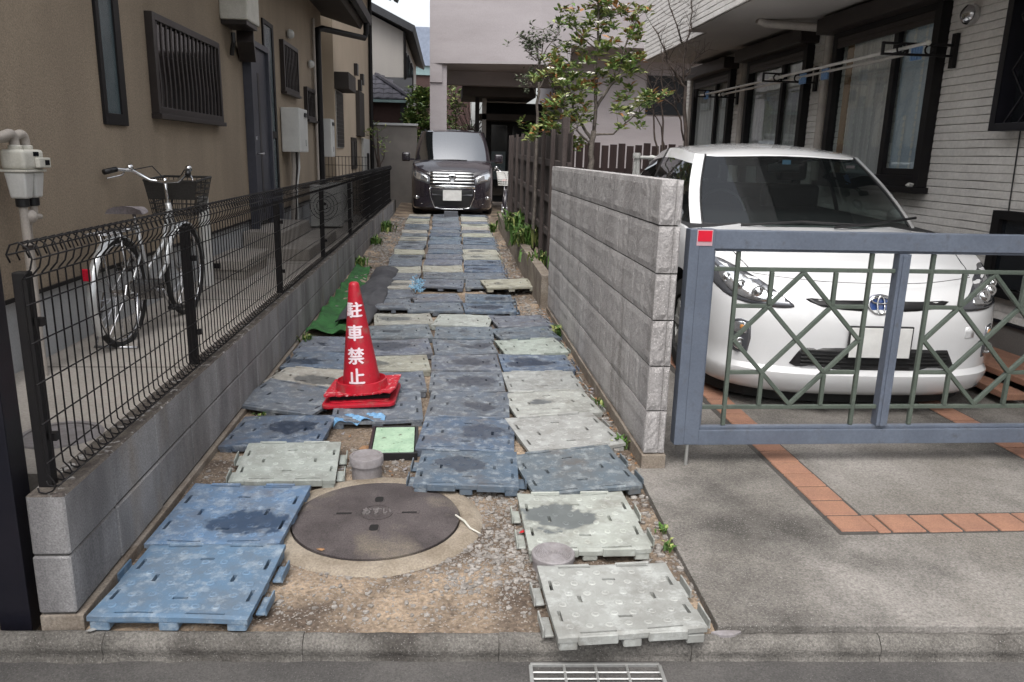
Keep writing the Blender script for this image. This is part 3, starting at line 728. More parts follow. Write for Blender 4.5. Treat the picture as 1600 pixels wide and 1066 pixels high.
g = G(); g.lathe([(.066,.0),(.066,.0045),(.060,.0045),(.060,.0015),(0,.0015)], 40, (0, 0, .0325)); 
g.v = [(x, y*1.0, z) for x, y, z in g.v]; bd_ = obj('badge', g, 'iron', lo, smooth=True, world=False)
tv, tf = text_mesh('おすい', .050, .0012)
g = G(); g.add([(x*.80, y*1.25, .0338) for x, y, z in tv]+[(x*.80, y*1.25, .0402) for x, y, z in tv], [tuple(i+len(tv) for i in f) for f in tf])
g.f += [(a, b, b+len(tv), a+len(tv)) for f in tf for a, b in zip(f, f[1:]+f[:1])]; g.mi = [0]*len(g.f); obj('lettering', g, 'wornmetal', lo, world=False)
for x, y, a, b in holes:
    g = G(); m = 14
    if a > b: pl = [(x-a, y-b),(x+a, y-b),(x+a, y+b),(x-a, y+b)]
    else: pl = [(x+a*(math.copysign(abs(math.cos(t))**.6, math.cos(t))), y+b*(math.copysign(abs(math.sin(t))**.6, math.sin(t)))) for t in [2*math.pi*q/m for q in range(m)]]
    z = domez(.125)
    g.add([(u, v, z+.001) for u, v in pl], [tuple(range(len(pl)))]); g.m = 1
    cx, cy = x, y; k = 1.22
    g.add([(u, v, z+.0012) for u, v in pl]+[(cx+(u-cx)*k, cy+(v-cy)*k, z+.0028) for u, v in pl]+[(cx+(u-cx)*k*1.1, cy+(v-cy)*k*1.1, z-.003) for u, v in pl],
          [(i, (i+1)%len(pl), (i+1)%len(pl)+len(pl), i+len(pl)) for i in range(len(pl))]+[(i+len(pl), (i+1)%len(pl)+len(pl), (i+1)%len(pl)+2*len(pl), i+2*len(pl)) for i in range(len(pl))])
    obj('key_slot', g, ['hole', 'iron'], lo, world=False)
# ---------------------------------------------------------------- drain cap, pipe stub, meter box
o = thing('drain_cover', 'round grey plastic drain cap beside the pale panels near the driveway', 'drain cover', (.387, 2.49, 0))
g = G(); g.lathe([(.074,-.08),(.074,.040),(.0785,.040),(.0785,.058),(.075,.062)], 32); obj('body', g, 'capgrey', o, smooth=True, world=False)
g = G(); pr = [(.075,.062)]
for i in range(9): r = .070-.0075*i; pr += [(r, .062), (r-.0015, .0595), (r-.004, .0595), (r-.0055, .062)]
pr = [p for p in pr if p[0] > .004]+[(0,.062)]; g.lathe(pr, 32); obj('ribbed_lid', g, 'capgrey', o, smooth=True, world=False)
o = thing('pipe_stub', 'short grey pipe stub with a whitish dusty cap behind the manhole cover', 'pipe', (-.363, 3.335, 0))
g = G(); g.lathe([(.068,-.08),(.068,.062)], 28); obj('pipe_body', g, 'capgrey', o, smooth=True, world=False)
g = G(); g.lathe([(.069,.06),(.077,.062),(.077,.096),(.074,.100),(.066,.100),(.064,.096),(0,.096)], 28)
obj('cap', g, 'capgrey', o, smooth=True, world=False, label='whitish cap worn through to grey')
o = thing('meter_box', 'rectangular water meter box with mint green lid in a dark frame', 'meter box', (-.262, 3.70, -.018), rot=(0,0,math.radians(1.5)))
g = G(); w, l = .118, .195
g.box(-w, w, -l, -l+.012, -.1, .056); g.box(-w, w, l-.012, l, -.1, .056); g.box(-w, -w+.013, -l+.012, l-.012, -.1, .056); g.box(w-.013, w, -l+.012, l-.012, -.1, .056); g.box(-w+.013, w-.013, -l+.012, l-.012, -.1, .02)
obj('frame', g, 'blackpl', o, bevel=.002, world=False)
g = G(); g.box(-w+.017, w-.017, -l+.016, l-.016, .02, .054); g.box(-.045, .045, -.152, -.145, .054, .057)
for i in (-1, 1): g.box(i*.07-.005, i*.07+.005, .13, .16, .054, .058)
obj('lid', g, 'mintlid', o, bevel=.003, world=False)
def finer(vs, fs, ml):
    bm = bmesh.new(); b = [bm.verts.new(v) for v in vs]
    for f in fs:
        try: bm.faces.new([b[i] for i in f])
        except ValueError: pass
    bmesh.ops.triangulate(bm, faces=bm.faces)
    for _ in range(5):
        es = [e for e in bm.edges if e.calc_length() > ml]
        if not es: break
        bmesh.ops.subdivide_edges(bm, edges=es, cuts=1); bmesh.ops.triangulate(bm, faces=[f for f in bm.faces if len(f.verts) > 3])
    bm.verts.index_update(); out = [tuple(v.co) for v in bm.verts], [tuple(v.index for v in f.verts) for f in bm.faces]; bm.free(); return out
# ---------------------------------------------------------------- traffic cones (two stacked, upper base broken)
cn = thing('traffic_cone', 'red traffic cone with white lettering and a torn base on the panels', 'traffic cone', (-.485, 4.34, .055), rot=(0,math.radians(-3.2),math.radians(-2)))
def CR(z): return .030+(.112-.030)*(1-(z-.07)/.59)
pr = [(.118,.06)]+[(CR(z), z) for z in [.07+.59*i/14 for i in range(15)]]+[(.027,.672),(.018,.680),(0,.682)]
g = G(); g.lathe(pr, 40); 
g.f = g.f; obj('cone_body', g, 'cone', cn, smooth=True, world=False)
g = G(); g.lathe([(.165,.060),(.150,.066),(.147,.085),(.143,.112),(.136,.114),(.130,.086),(.118,.074)], 40); obj('collar_ring', g, 'cone', cn, smooth=True, world=False)
# lower base plate
def rrect(w, r, n=5):
    p = []
    for cx, cy, a in ((w-r, w-r, 0), (-w+r, w-r, 90), (-w+r, -w+r, 180), (w-r, -w+r, 270)):
        for i in range(n+1): t = math.radians(a+90*i/n); p.append((cx+r*math.cos(t), cy+r*math.sin(t)))
    return p
g = G(); g.prism(rrect(.205, .04), .0, .022); g.prism(rrect(.17, .03), .022, .030)
obj('lower_base', g, 'cone', cn, bevel=.006, world=False)
# torn upper base: jagged front edge, lifted
rd = random.Random(3); top = []; m = 26
pts = [(-.19, .19), (-.195, -.15)]
for i in range(m): pts.append((-.185+.37*i/(m-1), -.165+rd.uniform(-.022,.012)-(.012 if i > 16 else 0)))
pts += [(.205, -.11), (.21, .19)]
pts = pts[::-1]
def lift(x, y): return .066+.014*(x+.2)/.4-.020*(y+.2)/.4*.5
g = G(); N_ = len(pts); cz = []
inner = [(.15*math.cos(2*math.pi*i/48), .15*math.sin(2*math.pi*i/48)) for i in range(48)]
allp = [Vector(p) for p in pts]+[Vector(p) for p in inner]
edges = [(i, (i+1) % N_) for i in range(N_)]+[(N_+i, N_+(i+1) % 48) for i in range(48)]
r = delaunay_2d_cdt(allp, edges, [list(range(N_))], 1, 1e-5)
V2 = [(v.x, v.y) for v in r[0]]; F2 = [f for f in r[2] if math.hypot(sum(V2[i][0] for i in f)/3, sum(V2[i][1] for i in f)/3) > .146]
def zt(x, y):
    q = max(0, min(1, (math.hypot(x, y)-.15)/.07)); return (.062)*(1-q)+lift(x, y)*q
k = len(V2); g.add([(x, y, zt(x, y)+.004) for x, y in V2]+[(x, y, zt(x, y)-.004) for x, y in V2], [tuple(f) for f in F2]+[tuple(i+k for i in f[::-1]) for f in F2])
from collections import Counter
ec = Counter(tuple(sorted((f[i], f[(i+1)%len(f)]))) for f in F2 for i in range(len(f)))
for f in F2:
    for i in range(len(f)):
        a, b = f[i], f[(i+1) % len(f)]
        if ec[tuple(sorted((a, b)))] == 1: g.f.append((b, a, a+k, b+k)); g.mi.append(0)
obj('torn_base', g, 'cone2', cn, world=False, label='cracked faded upper base plate with a jagged torn front edge')
g = G(); g.box(-.165, .17, -.135, .15, .024, .05); obj('gap_shade', g, 'hole', cn, world=False)  # black block that paints the shade between the two bases
for ch, z, s in (('駐', .522, .090), ('車', .393, .094), ('禁', .262, .098), ('止', .146, .098)):
    tv, tf = finer(*text_mesh(ch, s, 0), .006)
    # subdivide finely enough by wrapping each vertex on the cone
    def wrap(x, y, e):
        zz = z+y; R = CR(zz)+e; t = -math.pi/2-.11+math.asin(max(-.97, min(.97, (x)/R)))
        return (R*math.cos(t), R*math.sin(t), zz)
    g = G()
    for q, (ox, oz) in enumerate(((0,0),(.003,0),(-.003,0),(0,.0022),(0,-.0022))): g.add([wrap(x+ox, y+oz, .0012+.0003*q) for x, y, _ in tv], tf)
    obj('lettering', g, 'letter', cn, world=False)
# ---------------------------------------------------------------- tarps, twine, scraps
def sheet(f, nu, nv, th=.004):
    g = G(); vs = [f(i/nu, j/nv) for j in range(nv+1) for i in range(nu+1)]
    k = len(vs); w = nu+1
    fs = [(j*w+i, j*w+i+1, (j+1)*w+i+1, (j+1)*w+i) for j in range(nv) for i in range(nu)]
    bt = [(x, y, z-th) for x, y, z in vs]; fs += [tuple(q+k for q in f_[::-1]) for f_ in fs]
    for i in range(nu): fs += [(i+1, i, i+k, i+1+k), (nv*w+i, nv*w+i+1, nv*w+i+1+k, nv*w+i+k)]
    for j in range(nv): fs += [(j*w, (j+1)*w, (j+1)*w+k, j*w+k), ((j+1)*w+nu, j*w+nu, j*w+nu+k, (j+1)*w+nu+k)]
    return g.add(vs+bt, fs)
def fg(u, v):
    y = 5.92+v*3.6; x = -1.10+u*(.32-.15*v); b = .02+.035*math.exp(-((u-.05)/.25)**2)*(1-.3*v)
    z = ramp(y)+b+.010*math.sin(v*17+u*5)*u+.035*noise.noise((x*9, y*5, 0))+.01*noise.noise((x*25, y*19, 0))+(.06*math.exp(-((v-.01)/.03)**2)*(.4+.6*abs(math.sin(u*5))))
    return (x+.02*noise.noise((y*3, 2, u*3)), y+.03*noise.noise((x*9, 3, 1)), z)
tag(obj('green_mat', sheet(fg, 22, 60), 'greenmat', smooth='all'), 'rumpled bright green ground mat against the left block wall behind the red cone', 'mat')
def fb(u, v):
    y = 6.35+v*2.75; xl = -.93+.10*(1-v)*0; xr = -.56-.02*math.sin(v*3.1)-.0*v-.10*(1-v)**6
    x = xl+.10*v+u*(xr-xl-.10*v+.0)
    z = ramp(y)+.072-.02*(1-u)+.02*math.sin(u*3.14)+.014*abs(math.sin(v*8+u*1.5))+.04*noise.noise((x*5, y*3.5, 4))+.018*noise.noise((x*15, y*11, 4))-.035*u**6
    return (x, y+.03*noise.noise((x*6, 1, 5)), z)
tag(obj('black_sheet', sheet(fb, 18, 50), 'blacksheet', smooth='all'), 'folded black weed sheet lying over the green mat beside the panels', 'sheet')
def fs_(u, v):
    x = -.60+u*.27; y = 3.93+v*.10+.05*u; z = .02+.035*abs(math.sin(u*7+v*3))+.02*noise.noise((u*6, v*6, 0))
    return (x, y, z)
tag(obj('plastic_scrap', sheet(fs_, 22, 8, .002), 'bluesheet'), 'crumpled light blue plastic scrap beside the mint green meter box', 'plastic scrap')
g = G(); rd = random.Random(9)
for _ in range(34):
    p = Vector((-.31+rd.uniform(-.03,.03), 7.82+rd.uniform(-.2,.3), .10+rd.uniform(0,.05))); q = p
    pts_ = [p]
    for _ in range(5): q = q+Vector((rd.uniform(-.035,.035), rd.uniform(-.06,.06), rd.uniform(-.012,.022))); pts_.append(q)
    g.tube(pts_, .004, 4)
tag(obj('twine_tuft', g, 'twine'), 'frayed tuft of light blue twine between the panels by the soil gap', 'twine')
g = G(); g.tube([(.04,2.88,.02),(.075,2.82,.022),(.095,2.77,.018),(.135,2.735,.012)], [.004,.005,.004,.002], 6)
tag(obj('stalk', g, 'cream'), 'thin pale dry stalk lying on the right rim of the manhole collar', 'stalk')
# leaves and scraps
for (x, y, c, lb, ca, m) in ((-.40,3.62,.045,'large pale dead leaf on the soil beside the mint green meter box','dead leaf','deadleaf'), (-.46,2.62,.02,'small tan dead leaf by the kerb panel hook left of the collar','dead leaf','deadleaf'), (.302,2.73,.02,'tiny red scrap at the left hook of the damp pale panel','scrap','redpaint'), (.66,9.55,.05,'white scrap on the soil strip beside the low concrete wall','scrap','paper'), (.60,7.6,.05,'pale leaf on the soil near the loose pale panel','dead leaf','deadleaf'), (-1.075,2.17,.02,'square pale paper scrap on the kerb at the foot of the left wall','paper scrap','greysteel')):
    g = G(); s = c
    vs = [(-s,0,.0),(-.3*s,-.5*s,.2*s),(.5*s,-.45*s,.1*s),(s,.0,.25*s),(.4*s,.5*s,.15*s),(-.4*s,.45*s,.05*s),(0,0,.3*s)]
    if m == 'paper' and y < 3: vs = [(-s,-.8*s,.02*s),(s,-.6*s,.02*s),(1.1*s,.7*s,.02*s),(-.9*s,.8*s,.02*s)]; g.add(vs+[(a, b, z-.002) for a, b, z in vs], [(0,1,2,3),(7,6,5,4)])
    else: g.add(vs, [(6,0,1),(6,1,2),(6,2,3),(6,3,4),(6,4,5),(6,5,0)])
    o = obj('dead_leaf' if 'leaf' in ca else 'scrap', g, m); o.location = (x, y, .008+(ramp(y) if y > 3 else 0)+(.01 if y > 2.3 else .0)); o.rotation_euler = (0,0,random.random()*6); tag(o, lb, ca)
g = G(); rd = random.Random(31)
for _ in range(420):
    a = rd.random()
    if a < .5: x, y = rd.uniform(.84, .93), rd.uniform(3.4, 7.2)
    elif a < .7: x, y = rd.uniform(.62, .97), rd.uniform(7.2, 12)
    elif a < .9: x, y = rd.uniform(-1.1, -.75), rd.uniform(6.5, 15)
    else: x, y = rd.uniform(-.55, -.18), rd.uniform(3.15, 3.9)
    s = rd.uniform(.008, .022); t = rd.uniform(0, 6.283); z = soil_z(x, y)+.004; c_, s_ = math.cos(t)*s, math.sin(t)*s; k = rd.uniform(-.4, .6)*s
    g.m = 0 if rd.random() < .7 else 1
    g.add([(x-c_, y-s_, z), (x+s_*.5, y-c_*.5, z+k), (x+c_, y+s_, z+rd.uniform(0, .6)*s), (x-s_*.5, y+c_*.5, z+k*.5)], [(0,1,2),(0,2,3)])
stuff(obj('leaf_litter', g, ['deadleaf', 'capgrey']))
# cement patch at the kerb
g = G(); pl = [(.885+.045*math.cos(t)*(1+.2*math.sin(3*t)), 2.075+.014*math.sin(t)) for t in [2*math.pi*i/24 for i in range(24)]]; g.prism(pl, -.01, .0025); tag(obj('cement_patch', g, 'capgrey', bevel=.002), 'pale grey blob of cement on the kerb at the corner of the driveway', 'cement patch')
# ---------------------------------------------------------------- gutter grate
gr = thing('drain_grate', 'pale steel grating over the drain in the road gutter', 'grate', (.455, 1.925, -.079), rot=(0,0,KA))
g = G(); g.box(-.193, .193, -.16, .108, -.004, -.0005); obj('pit_shade_plate', g, 'hole', gr, world=False)  # thin black plate painting the dark below the bars; no opening underneath
for a in ((-.2,.2,.108,.118), (-.2,.2,-.17,-.16), (-.205,-.193,-.16,.108), (.193,.205,-.16,.108)):
    g = G(); g.box(a[0], a[1], a[2], a[3], -.003, .012); obj('frame_bar', g, 'greysteel', gr, world=False, bevel=.002)
for i in range(3):
    x = -.193+.386*(i+1)/4; g = G(); g.box(x-.004, x+.004, -.16, .108, .0, .009); obj('cross_bar', g, 'greysteel', gr, world=False)
for i in range(9):
    y = .108-.030*(i+1); g = G(); g.tube([(-.193, y, .006), (.193, y, .006)], .0035, 6); obj('bearing_bar', g, 'greysteel', gr, world=False)
# ---------------------------------------------------------------- weeds
def weed(x, y, z, h, r, n, seed, label, group='weeds along the walls'):
    rd = random.Random(seed); g = G()
    for _ in range(n):
        a = rd.uniform(0, 6.283); l = h*rd.uniform(.5, 1.1); lean = rd.uniform(.15, .9); w = rd.uniform(.006, .014)*(h/.12)**.5
        b = Vector((x+rd.gauss(0, r*.4), y+rd.gauss(0, r*.6), z)); d = Vector((math.cos(a), math.sin(a), 0)); s = Vector((-d.y, d.x, 0))*w
        m1 = b+d*l*lean*.4+Vector((0,0,l*.65)); t = b+d*l*lean+Vector((0,0,l*(.95-.35*lean)))
        g.m = 0 if rd.random() < .75 else 1
        g.add([b-s*.4, b+s*.4, m1+s, m1-s, t], [(0,1,2,3),(3,2,4)])
    tag(obj('weed', g, ['weed', 'leaf2']), label, 'weed', group)
weed(.845, 2.60, .0, .045, .02, 16, 1, 'small weed at the driveway edge beside the damp pale panel, nearest the kerb')
weed(.862, 2.74, .0, .04, .02, 14, 2, 'small weed at the driveway edge just behind the nearest one')
weed(.90, 3.62, .0, .10, .05, 36, 3, 'weed at the foot of the right block wall beside the first large pale panel')
weed(.90, 4.25, .0, .08, .06, 26, 4, 'sparse dry weed along the right block wall by the pale panels')
weed(.92, 6.05, .02, .12, .07, 60, 5, 'leafy weed at the foot of the right block wall, farthest along it')
weed(-1.06, 5.75, .02, .10, .06, 30, 6, 'weed at the foot of the left block wall before the green mat')
weed(-1.08, 9.6, .06, .16, .09, 90, 7, 'weed clump at the foot of the left block wall past the black sheet')
weed(-1.08, 11.6, .09, .17, .14, 90, 8, 'second weed clump past the black sheet along the left wall')
weed(-1.06, 13.4, .11, .24, .16, 110, 9, 'tall weed clump along the left wall nearest the van')
weed(1.03, 9.6, .36, .34, .3, 160, 10, 'yellow-green plants between the low concrete wall and the wooden fence')
weed(1.05, 11.3, .38, .36, .3, 150, 11, 'green plants behind the low concrete wall nearest the van')
weed(1.03, 8.1, .34, .16, .25, 60, 12, 'thin weeds behind the near end of the low concrete wall')
weed(.80, 13.6, .11, .2, .06, 90, 13, 'grass tuft beside the right front wheel of the van')
weed(2.25, 4.45, .02, .09, .05, 60, 14, 'small green weeds in the shade under the front of the white car', None)
weed(-1.02, 4.05, .02, .05, .04, 16, 15, 'tiny weed against the left wall beside the round puddled panel')
# ================================================================ GATE
GY = 3.40
gt = thing('driveway_gate', 'blue-grey steel driveway gate with a green-grey diamond lattice in front of the white car', 'gate', (1.08, GY, .02))
def gb(n, x0, x1, z0, z1, d=.03, m='gate', dy=0, bev=.003, parent=None, label=None): return obj(n, G().box(x0, x1, GY-d+dy, GY+d+dy, z0, z1), m, parent or gt, bevel=bev, label=label)
gb('hinge_stile', 1.082, 1.128, .125, 1.148, .034)
st_ = gb('end_stile', 1.1285, 1.200, .125, 1.150, .028, dy=-.004)
gb('top_rail', 1.2005, 3.42, 1.062, 1.145, .028)
gb('bottom_rail', 1.2005, 3.42, .122, .196, .028)
gb('bottom_trim', 1.205, 3.40, .1965, .212, .014)
gb('top_trim', 1.205, 3.40, 1.050, 1.0615, .014)
gb('side_trim', 1.2005, 1.213, .2125, 1.0495, .014)
ms_ = gb('middle_stile', 2.082, 2.138, .2125, 1.0495, .026)
gb('middle_stile', 2.098, 2.118, .2125, 1.044, .032, dy=0.0, parent=gt)
gb('end_stile', 3.42, 3.49, .122, 1.148, .028)
o = obj('reflector', G().box(1.118, 1.182, GY-.0365, GY-.0335, 1.095, 1.143), 'redref', gt); o['label'] = 'square red reflector sticker at the top corner of the gate'
obj('reflector_edge', G().box(1.114, 1.186, GY-.0345, GY-.0325, 1.076, 1.147), 'pinkref', gt)
ob = obj('drop_bolt', G().tube([(1.152, GY-.02, .02), (1.152, GY-.02, .60)], .0085, 10), 'greysteel', gt, smooth=True)
def lat(p, q, r=.0095): obj('lattice_bar', G().bar((p[0], GY+p[2] if len(p) > 2 else GY, p[1]), (q[0], GY+q[2] if len(q) > 2 else GY, q[1]), .019, .019, up=(0,1,0)), 'lattice', gt, bevel=.003)
h1, h2, h3 = .968, .305, .205
for X0, X1, cl, cr in ((1.325, 1.962, 1.2135, 2.0815), (2.262, 2.899, 2.1385, 3.419)):
    xm, zm = (X0+X1)/2, (h1+h2)/2
    e = .0012
    for x in (X0, X1): lat((x, .213, .0), (x, 1.049, .0))
    for z in (h1, h2):
        lat((cl, z), (X0-.0096, z)); lat((X0+.0096, z), (X1-.0096, z)); lat((X1+.0096, z), (cr, z))
    Lf, Rt, Tp, Bt = (X0+.012, zm), (X1-.012, zm), (xm, h1-.012), (xm, h2+.012)
    def fr(p, q, t): return (p[0]+(q[0]-p[0])*t, p[1]+(q[1]-p[1])*t)
    for p, q, s in ((Lf, Tp, 1), (Tp, Rt, -1), (Lf, Bt, -1), (Bt, Rt, 1)): lat((*p, s*e), (*q, s*e))
    A, B_, C_, D_ = fr(Lf, Tp, .5), fr(Tp, Rt, .5), fr(Rt, Bt, .5), fr(Bt, Lf, .5)
    lat((*A, -2*e), (*C_, -2*e)); lat((*D_, 2*e), (*B_, 2*e))
    for p, s in ((A, -1), (B_, 1), (C_, 1), (D_, -1)):
        lat((p[0]+s*.008, p[1], 3*e), ((X1-.0096) if s > 0 else (X0+.0096), p[1], 3*e))
        zz = h1-.0096 if p[1] > zm else h2+.0096
        lat((p[0], p[1]+(.008 if p[1] > zm else -.008), -3*e), (p[0], zz, -3*e))
# ================================================================ LEFT HOUSE (tan stucco)
X = -2.12
h = thing('tan_house', 'tan stucco house with barred windows behind the bicycle on the left', 'house', (X, 2, .33))
obj('wall', G().box(-9, X, .5, 13.95, .71, 5.6), 'stucco', h)
obj('foundation', G().box(-8.98, X-.025, .52, 13.93, .30, .69), 'foundation', h)
obj('drip_flashing', G().box(-8.99, X+.012, .51, 13.955, .69, .71), 'black', h)
# floor-length pane beside the meter
def slit(y0, y1, z0, z1, mid=None, nm='window', fr='black', d=.02):
    w = obj(nm, G().box(X+.0005, X+d*.4, y0+.03, y1-.03, z0+.03, z1-.03), 'frost', h)
    g = G(); g.box(X, X+d, y0, y0+.045, z0, z1); g.box(X, X+d, y1-.09, y1, z0, z1); g.box(X, X+d, y0+.045, y1-.09, z0, z0+.07); g.box(X, X+d, y0+.045, y1-.09, z1-.05, z1)
    if mid: g.box(X, X+d, y0+.045, y1-.09, mid-.04, mid+.04)
    obj('frame', g, fr, w, bevel=.002); return w
slit(5.12, 5.47, 1.575, 3.6)
slit(9.55, 10.10, .80, 2.90, 1.62)
def grille(y0, y1, z0, z1, nb=12):
    w = obj('window', G().box(X+.001, X+.02, y0+.02, y1-.02, z0+.02, z1-.02), 'darkglass', h)
    g = G(); d = .055; t = .05
    g.box(X, X+d, y0, y0+t, z0, z1); g.box(X, X+d, y1-t, y1, z0, z1); g.box(X, X+d, y0+t, y1-t, z0, z0+t); g.box(X, X+d, y0+t, y1-t, z1-t, z1)
    obj('frame', g, 'brown', w, bevel=.003)
    for i in range(nb):
        y = y0+t+(y1-y0-2*t)*(i+.5)/nb; s = .028
        g = G(); zz = [z0+t+(z1-z0-2*t)*k/8 for k in range(9)]
        for k in range(8):
            o_ = .012*math.sin(k*.8); o2 = .012*math.sin((k+1)*.8)
            g.bar((X+.038, y+o_, zz[k]), (X+.038, y+o2, zz[k+1]), .012, s, up=(0,1,0))
        obj('grille_bar', g, 'brown', w)
    obj('sill', G().box(X, X+.075, y0-.01, y1+.01, z0-.035, z0-.001), 'brown', w, bevel=.003)
grille(5.95, 7.60, 1.68, 2.37, 15); grille(10.5, 11.5, 2.18, 2.80, 9); grille(12.1, 13.3, 1.9, 2.36, 9)
# door
d = obj('door', G().box(X+.001, X+.055, 8.66, 9.42, .66, 2.50), 'doorgrey', h, bevel=.003)
g = G(); g.box(X, X+.09, 8.60, 8.659, .60, 2.56); g.box(X, X+.09, 9.421, 9.48, .60, 2.56); g.box(X, X+.09, 8.66, 9.42, 2.501, 2.56); obj('door_frame', g, 'doorgrey', d, bevel=.003)
obj('door_slot', G().box(X+.0555, X+.058, 8.98, 9.06, .75, 2.25), 'blackpl', d)
g = G(); g.tube([(X+.058, 8.78, 1.40), (X+.11, 8.78, 1.40), (X+.11, 8.90, 1.40)], .011, 8); obj('handle', g, 'steel', d, smooth=True)
g = G(); g.lathe([(0,0),(.024,0),(.024,.012),(0,.012)], 12); g.v = [(X+.055+z, 8.78+x, 1.56+y) for x, y, z in g.v]; obj('lock', g, 'steel', d)
obj('mail_box', G().box(X, X+.16, 9.50, 9.56, .64, 1.0), 'doorgrey', h)
# eave, gutter and downpipe at the far end
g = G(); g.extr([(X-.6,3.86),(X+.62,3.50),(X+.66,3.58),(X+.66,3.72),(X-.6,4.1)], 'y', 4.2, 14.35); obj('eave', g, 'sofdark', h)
g = G(); g.extr([(X+.665,3.60),(X+.72,3.56),(X+.79,3.58),(X+.81,3.70),(X+.665,3.70)], 'y', 4.2, 14.4); obj('gutter', g, 'black', h)
g = G(); g.tube([(X+.73, 14.15, 3.58),(X+.73,14.15,3.42),(X+.70,14.12,3.33),(X+.14,13.15,3.32),(X+.09,13.02,3.28),(X+.09,13.0,3.15),(X+.09,13.0,.40)], .048, 10); obj('downpipe', g, 'black', h, smooth=True)
g = G(); g.tube([(X+.05, 12.86, 3.42),(X+.05,12.86,.40)], .022, 8); obj('conduit', g, 'pipe', h, smooth=True)
for y, z in ((11.0, 2.93), (12.55, 2.72)):
    g = G(); g.lathe([(.0,.0),(.05,.005),(.062,.03),(.05,.07),(.03,.085),(0,.09)], 12); g.v = [(X+.01+c*1.0, y+a, z+b) for a, b, c in g.v]; v_ = obj('vent_hood', g, 'offwhite', h, smooth=True)
# boxes on the wall
o = thing('wall_unit', 'pale box-shaped unit high on the tan wall with a dark duct, left of the door', 'wall unit', (X, 7.5, 2.5))
obj('casing', G().box(X+.002, -1.86, 7.85, 8.32, 2.62, 3.2), 'cream', o, bevel=.015)
obj('drip_tray', G().box(X+.004, -1.88, 7.88, 8.30, 2.58, 2.619), 'brown', o, bevel=.004)
obj('duct', G().bar((-1.98, 8.20, 2.52), (-2.04, 8.52, 2.36), .16, .12), 'brown', o, bevel=.006)
g = G(); g.tube([(-2.04, 8.0, 2.52),(-2.04,8.0,2.44),(-2.07,8.05,2.38),(-2.085,8.08,2.33)], .022, 8); obj('hose', g, 'blackpl', o, smooth=True)
# gas meter
o = thing('gas_meter', 'cream twin-chambered gas meter with curved pipes at the left edge', 'gas meter', (-2.0, 3.82, 1.46)); o.scale = (.66,)*3
mx, my = -1.985, 3.93
g = G(); g.box(mx-.08, mx+.085, my-.155, my+.125, 1.262, 1.40); obj('body', g, 'cream', o, bevel=.03, seg=4, smooth=True)
g = G(); g.box(mx-.085, mx+.09, my-.16, my+.13, 1.245, 1.2615); obj('seam_flange', g, 'cream', o, bevel=.003)
for a, b in ((-.152, -.02), (-.008, .125)):
    g = G(); g.prism([(my+a, mx-.07),(my+b, mx-.07),(my+b, mx+.075),(my+a, mx+.075)], 1.06, 1.2445); g.v = [(y, x, z) for x, y, z in g.v]; g.v = [(mx+(x-mx)*(1 if z > 1.1 else .75), (my+(a+b)/2)+(y-my-(a+b)/2)*(1 if z > 1.1 else .72), z) for x, y, z in g.v]; g.f = [f[::-1] for f in g.f]; obj('chamber', g, 'offwhite', o, bevel=.02, seg=4, smooth=True)
obj('display_head', G().box(mx+.086, mx+.12, my-.02, my+.14, 1.275, 1.345), 'cream', o, bevel=.008)
obj('display', G().box(mx+.1205, mx+.123, my+.055, my+.115, 1.292, 1.328), 'darkglass', o)
obj('display', G().box(mx+.0855, mx+.09, my-.03, my+.04, 1.355, 1.385), 'darkglass', o)
for yy, ang in ((my-.09, -1), (my+.05, -1)):
    g = G(); g.lathe([(.038,1.39),(.045,1.40),(.045,1.425),(.036,1.43)], 14, (mx, yy, 0)); obj('union_nut', g, 'cream', o, smooth=True)
    g = G(); g.tube([(mx, yy, 1.42)]+[(mx-.0, yy-.05+.05*math.cos(t), 1.455+.05*math.sin(t)) for t in [math.pi*i/10 for i in range(7)]]+[(mx-.03, yy-.13, 1.48),(mx-.06,yy-.3,1.47)], .033, 12); obj('pipe', g, 'pipe', o, smooth=True)
g = G(); g.tube([(mx, my-.08, 1.06),(mx, my-.08, .98),(mx, my-.08, -.36)], .03, 12); obj('pipe', g, 'pipe', o, smooth=True)
g = G(); g.tube([(mx, my+.06, 1.02),(mx, my+.06, .95),(mx-.05, my+.05,.86),(mx-.06,my+.02,-.36)], .028, 12); obj('pipe', g, 'pipe', o, smooth=True)
for yy in (my-.08, my+.06):
    g = G(); g.lathe([(.036,1.0),(.044,1.005),(.044,1.06),(.036,1.065)], 12, (mx, yy, 0)); obj('union_nut', g, 'blackpl', o, smooth=True)
g = G(); g.ball((mx+.02, my-.04, .93), .05, 3, 9, 6); g.tube([(mx+.02, my-.04, .93),(mx+.02, my+.1, .92)], .02, 8); obj('valve', g, 'pipe', o, smooth=True, label='whitish valve with a stub handle under the meter')
g = G(); g.lathe([(.036,0),(.036,.03)], 12, (mx, my-.08, .70)); obj('pipe_clip', g, 'brown', o)
g = G(); g.lathe([(.036,0),(.036,.03)], 12, (mx-.06, my+.03, .70)); obj('pipe_clip', g, 'brown', o)
g = G(); g.tube([(-2.07, 3.55, 1.22),(-2.07,3.55,.33)], .045, 12); tag(obj('drain_pipe', g, 'pipe', smooth=True), 'beige upright pipe at the left edge beside the gas meter', 'pipe')
